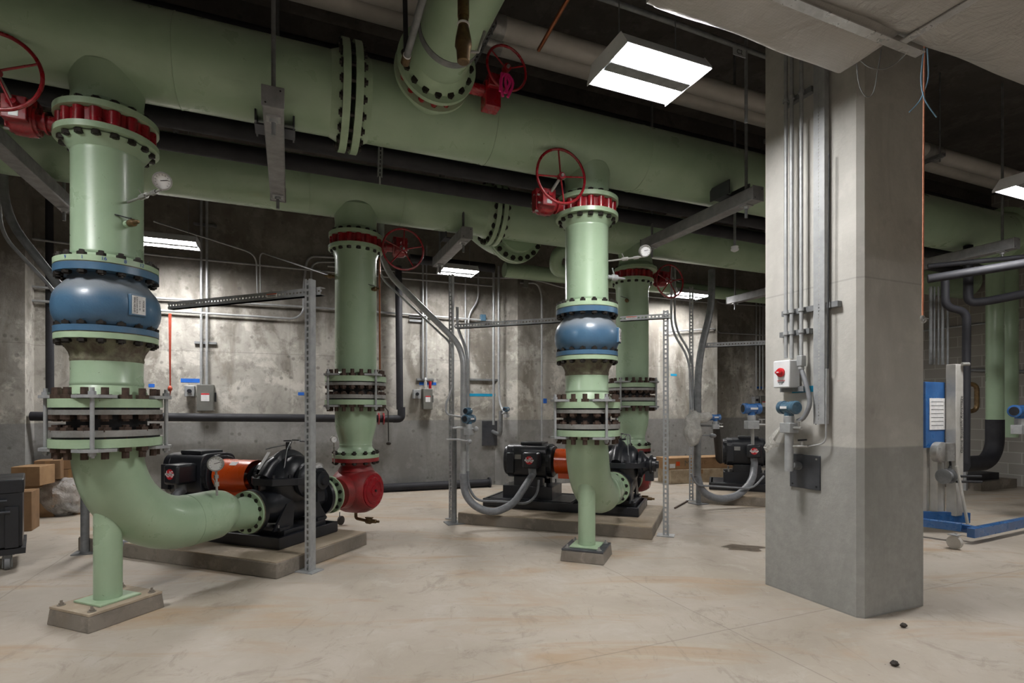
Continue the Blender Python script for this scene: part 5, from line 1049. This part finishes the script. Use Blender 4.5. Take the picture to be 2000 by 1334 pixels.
t = thing('machine_plinth', G(1890, 940), 'dark pump base on a concrete pad by the block wall', 'plinth'); q_ = G(1900, 950); MB().box(q_+ZZ*.08+U*.0, (1.1, .8, .16), RM).obj('pad', PADM, t); MB().box(q_+ZZ*.22-U*.25, (.9, .6, .12), RM).obj('frame', BLUET if False else BLKPIPE, t)
transmitter(P(1992, 803, 6.6), 1.5, U, 'bright blue transmitter cut off at the right edge', BLUET)
t = thing('strut_post', G(1880, 958), 'slim bracket post behind the lift by the block wall', 'post'); MB().box(G(1886, 958)+ZZ*.2, (.05, .04, .4), RM).obj('post', GALV, t)
# sprinkler/smoke detector hanging from ceiling and other small hangers
q_ = P(1435, 492, 6.0); t = thing('pendant_detector', q_, 'small white pendant detector hanging in front of the rear header', 'detector'); MB().lathe(q_, ZZ, [(0, .012), (.015, .04), (.03, .045), (.032, .036), (.06, .04), (.065, .02)], 20).obj('head', WHITEP, t); MB().cyl(q_+ZZ*.06, V((q_.x, q_.y, ZC)), .014, n=10).obj('drop_pipe', GALVD, t)
for px, y0, y1, Y, lab in ((318, 210, 268, 4.6, 'perforated strap hanging under the front header at left'), (745, 288, 345, 4.9, 'perforated strap hanging under the front header right of the joint')):
    a_ = P(px, y0, Y); b_ = P(px+(28 if px < 400 else -3), y1, Y+(.25 if px < 400 else 0)); t = thing('hanging_strut', b_, lab, 'hanger'); MB().perf(a_+ZZ*.25, b_, .04, U, N*.02, .04, .012).obj('strut', GALVD, t, smooth=0); MB().cyl(b_, b_-ZZ*.07, .008, n=8).obj('rod', GALV, t)
# black conduits coming down at top centre
tubeobj([P(790, -60, 3.6), P(793, 105, 3.6)], .016, 'dark vertical conduit crossing the top left of the forward branch pipe', BLACKM, 'conduit', 'conduit')
t = thing('brass_tipped_pipe', P(793, 118, 3.5), 'grey pipe with brown socket tip slanting before the forward branch flange', 'pipe'); a_ = P(793, 116, 3.5); b_ = P(836, -40, 2.95); MB().cyl(a_, b_, .022, n=16).obj('pipe', GALVD, t); MB().cyl(a_-(b_-a_).normalized()*.03, a_+(b_-a_).normalized()*.03, .03, n=16).obj('socket', BRASS, t); MB().ring(a_, (b_-a_), .03, .04, 0, .026, 16).obj('white_ring', PAPER, t)
tubeobj([P(1052, 98, 4.1), P(1108, 0, 3.6), P(1130, -40, 3.5)], .015, 'rusty brown rod slanting up from the top handwheel', COPPER, 'sway_rod', 'rod', .02, 8)
tubeobj([P(1130, -20, 3.6), P(1330, 50, 4.2), P(1500, 112, 4.8)], .02, 'slim grey pipe below the ceiling above the bright lamp', GALVD, 'sprinkler_pipe', fr=.05)
tubeobj([P(420, 400, 9.0)*.98, P(640, 428, 9.6)*.98], .02, 'thin dark conduit just under the rear header at left', GALVD, 'conduit', 'conduit')
for i, px in enumerate((1390, 1410, 1430)): 
    tubeobj([P(1255+i*14, 215-0, 6.2), P(1290+i*14, 180, 5.7)], .008, 'thin strip %s behind the bright lamp' % ('one', 'two', 'three')[i], GALVD, 'ceiling_strip', 'strip', .01, 6) if False else None
t = thing('ceiling_sign', P(1444, 104, 3.9), 'small tilted tag with scribbles at the edge of the foil duct', 'tag'); MB().box(P(1444, 102, 3.9), (.12, .004, .06), rotm(U, N, ZZ)).obj('plate', GALV, t); text('C2', 'lettering', INK, t, P(1444, 102, 3.9)-N*.003, U, ZZ, .045)
tubeobj([P(1457, 100, 4.0), P(1457, 240, 4.0)], .012, 'steel rod hanging left of the column top', GALVD, 'hanger_rod', 'rod', .02, 8)
tubeobj([P(60, 1, 5.3), P(60, 2, 5.3)+U*14], .03, 'slim dark pipe high along the ceiling beam', BLKPIPE, 'ceiling_pipe') if False else None
tag(MB().cyl(RV(-4, 5.5, 4.9), RV(12.3, 5.5, 4.9), .06, n=20).obj('ceiling_pipe', BLKPIPE), 'black pipe high along the ceiling beam at top left', 'pipe')
# ------------------------------------------------------------------ floor scraps
for i, (px, py, s_) in enumerate(((1765, 1226, .018), (1747, 1301, .018))):
    g = G(px, py); b = MB().ell(g+ZZ*s_*.8, (s_*1.2, s_, s_*.8), n=12, m=8)
    for j, v_ in enumerate(b.v): b.v[j] = v_+V((random.uniform(-1, 1), random.uniform(-1, 1), random.uniform(0, 1)))*s_*.18
    tag(b.obj('rubble_chip', RUBBLE), ('dark rubber chip on the floor near the foot of the column', 'dark rubber chip on the floor nearest the bottom edge')[i], 'debris')
b = MB(); c = G(1452, 1070)
ring = [c+V((.2*math.cos(a)*(1+.22*math.sin(5*a+1)), .13*math.sin(a)*(1+.25*math.sin(4*a)), .0012)) for a in [2*math.pi*i/40 for i in range(40)]]
b.add(ring+[c+ZZ*.0012], [(i, (i+1) % 40, 40) for i in range(40)]); tag(b.obj('damp_stain', mat('damp_stain', (112, 100, 86), (84, 74, 64), 9, .35), smooth=0), 'dark damp patch on the floor left of the column foot', 'stain')
# ------------------------------------------------------------------ camera, world
cam = bpy.data.cameras.new('camera'); co = bpy.data.objects.new('camera', cam); C.objects.link(co); co.location = (0, 0, H); co.rotation_euler = (math.pi/2, 0, 0)
cam.sensor_width = 36; cam.lens = F/2000*36; cam.shift_y = (HY-667)/2000; cam.clip_start = .05; cam.clip_end = 60
sc = bpy.context.scene; sc.camera = co
wld = bpy.data.worlds.new('world'); sc.world = wld; wld.use_nodes = True; wld.node_tree.nodes['Background'].inputs[0].default_value = (.5, .5, .5, 1); wld.node_tree.nodes['Background'].inputs[1].default_value = .1
sc.view_settings.view_transform = 'Standard'; sc.view_settings.look = 'None'; sc.view_settings.gamma = 1; sc.view_settings.use_curve_mapping = False; sc.view_settings.exposure = 0.0
for o in bpy.data.objects:
    if '_o' in o: del o['_o']
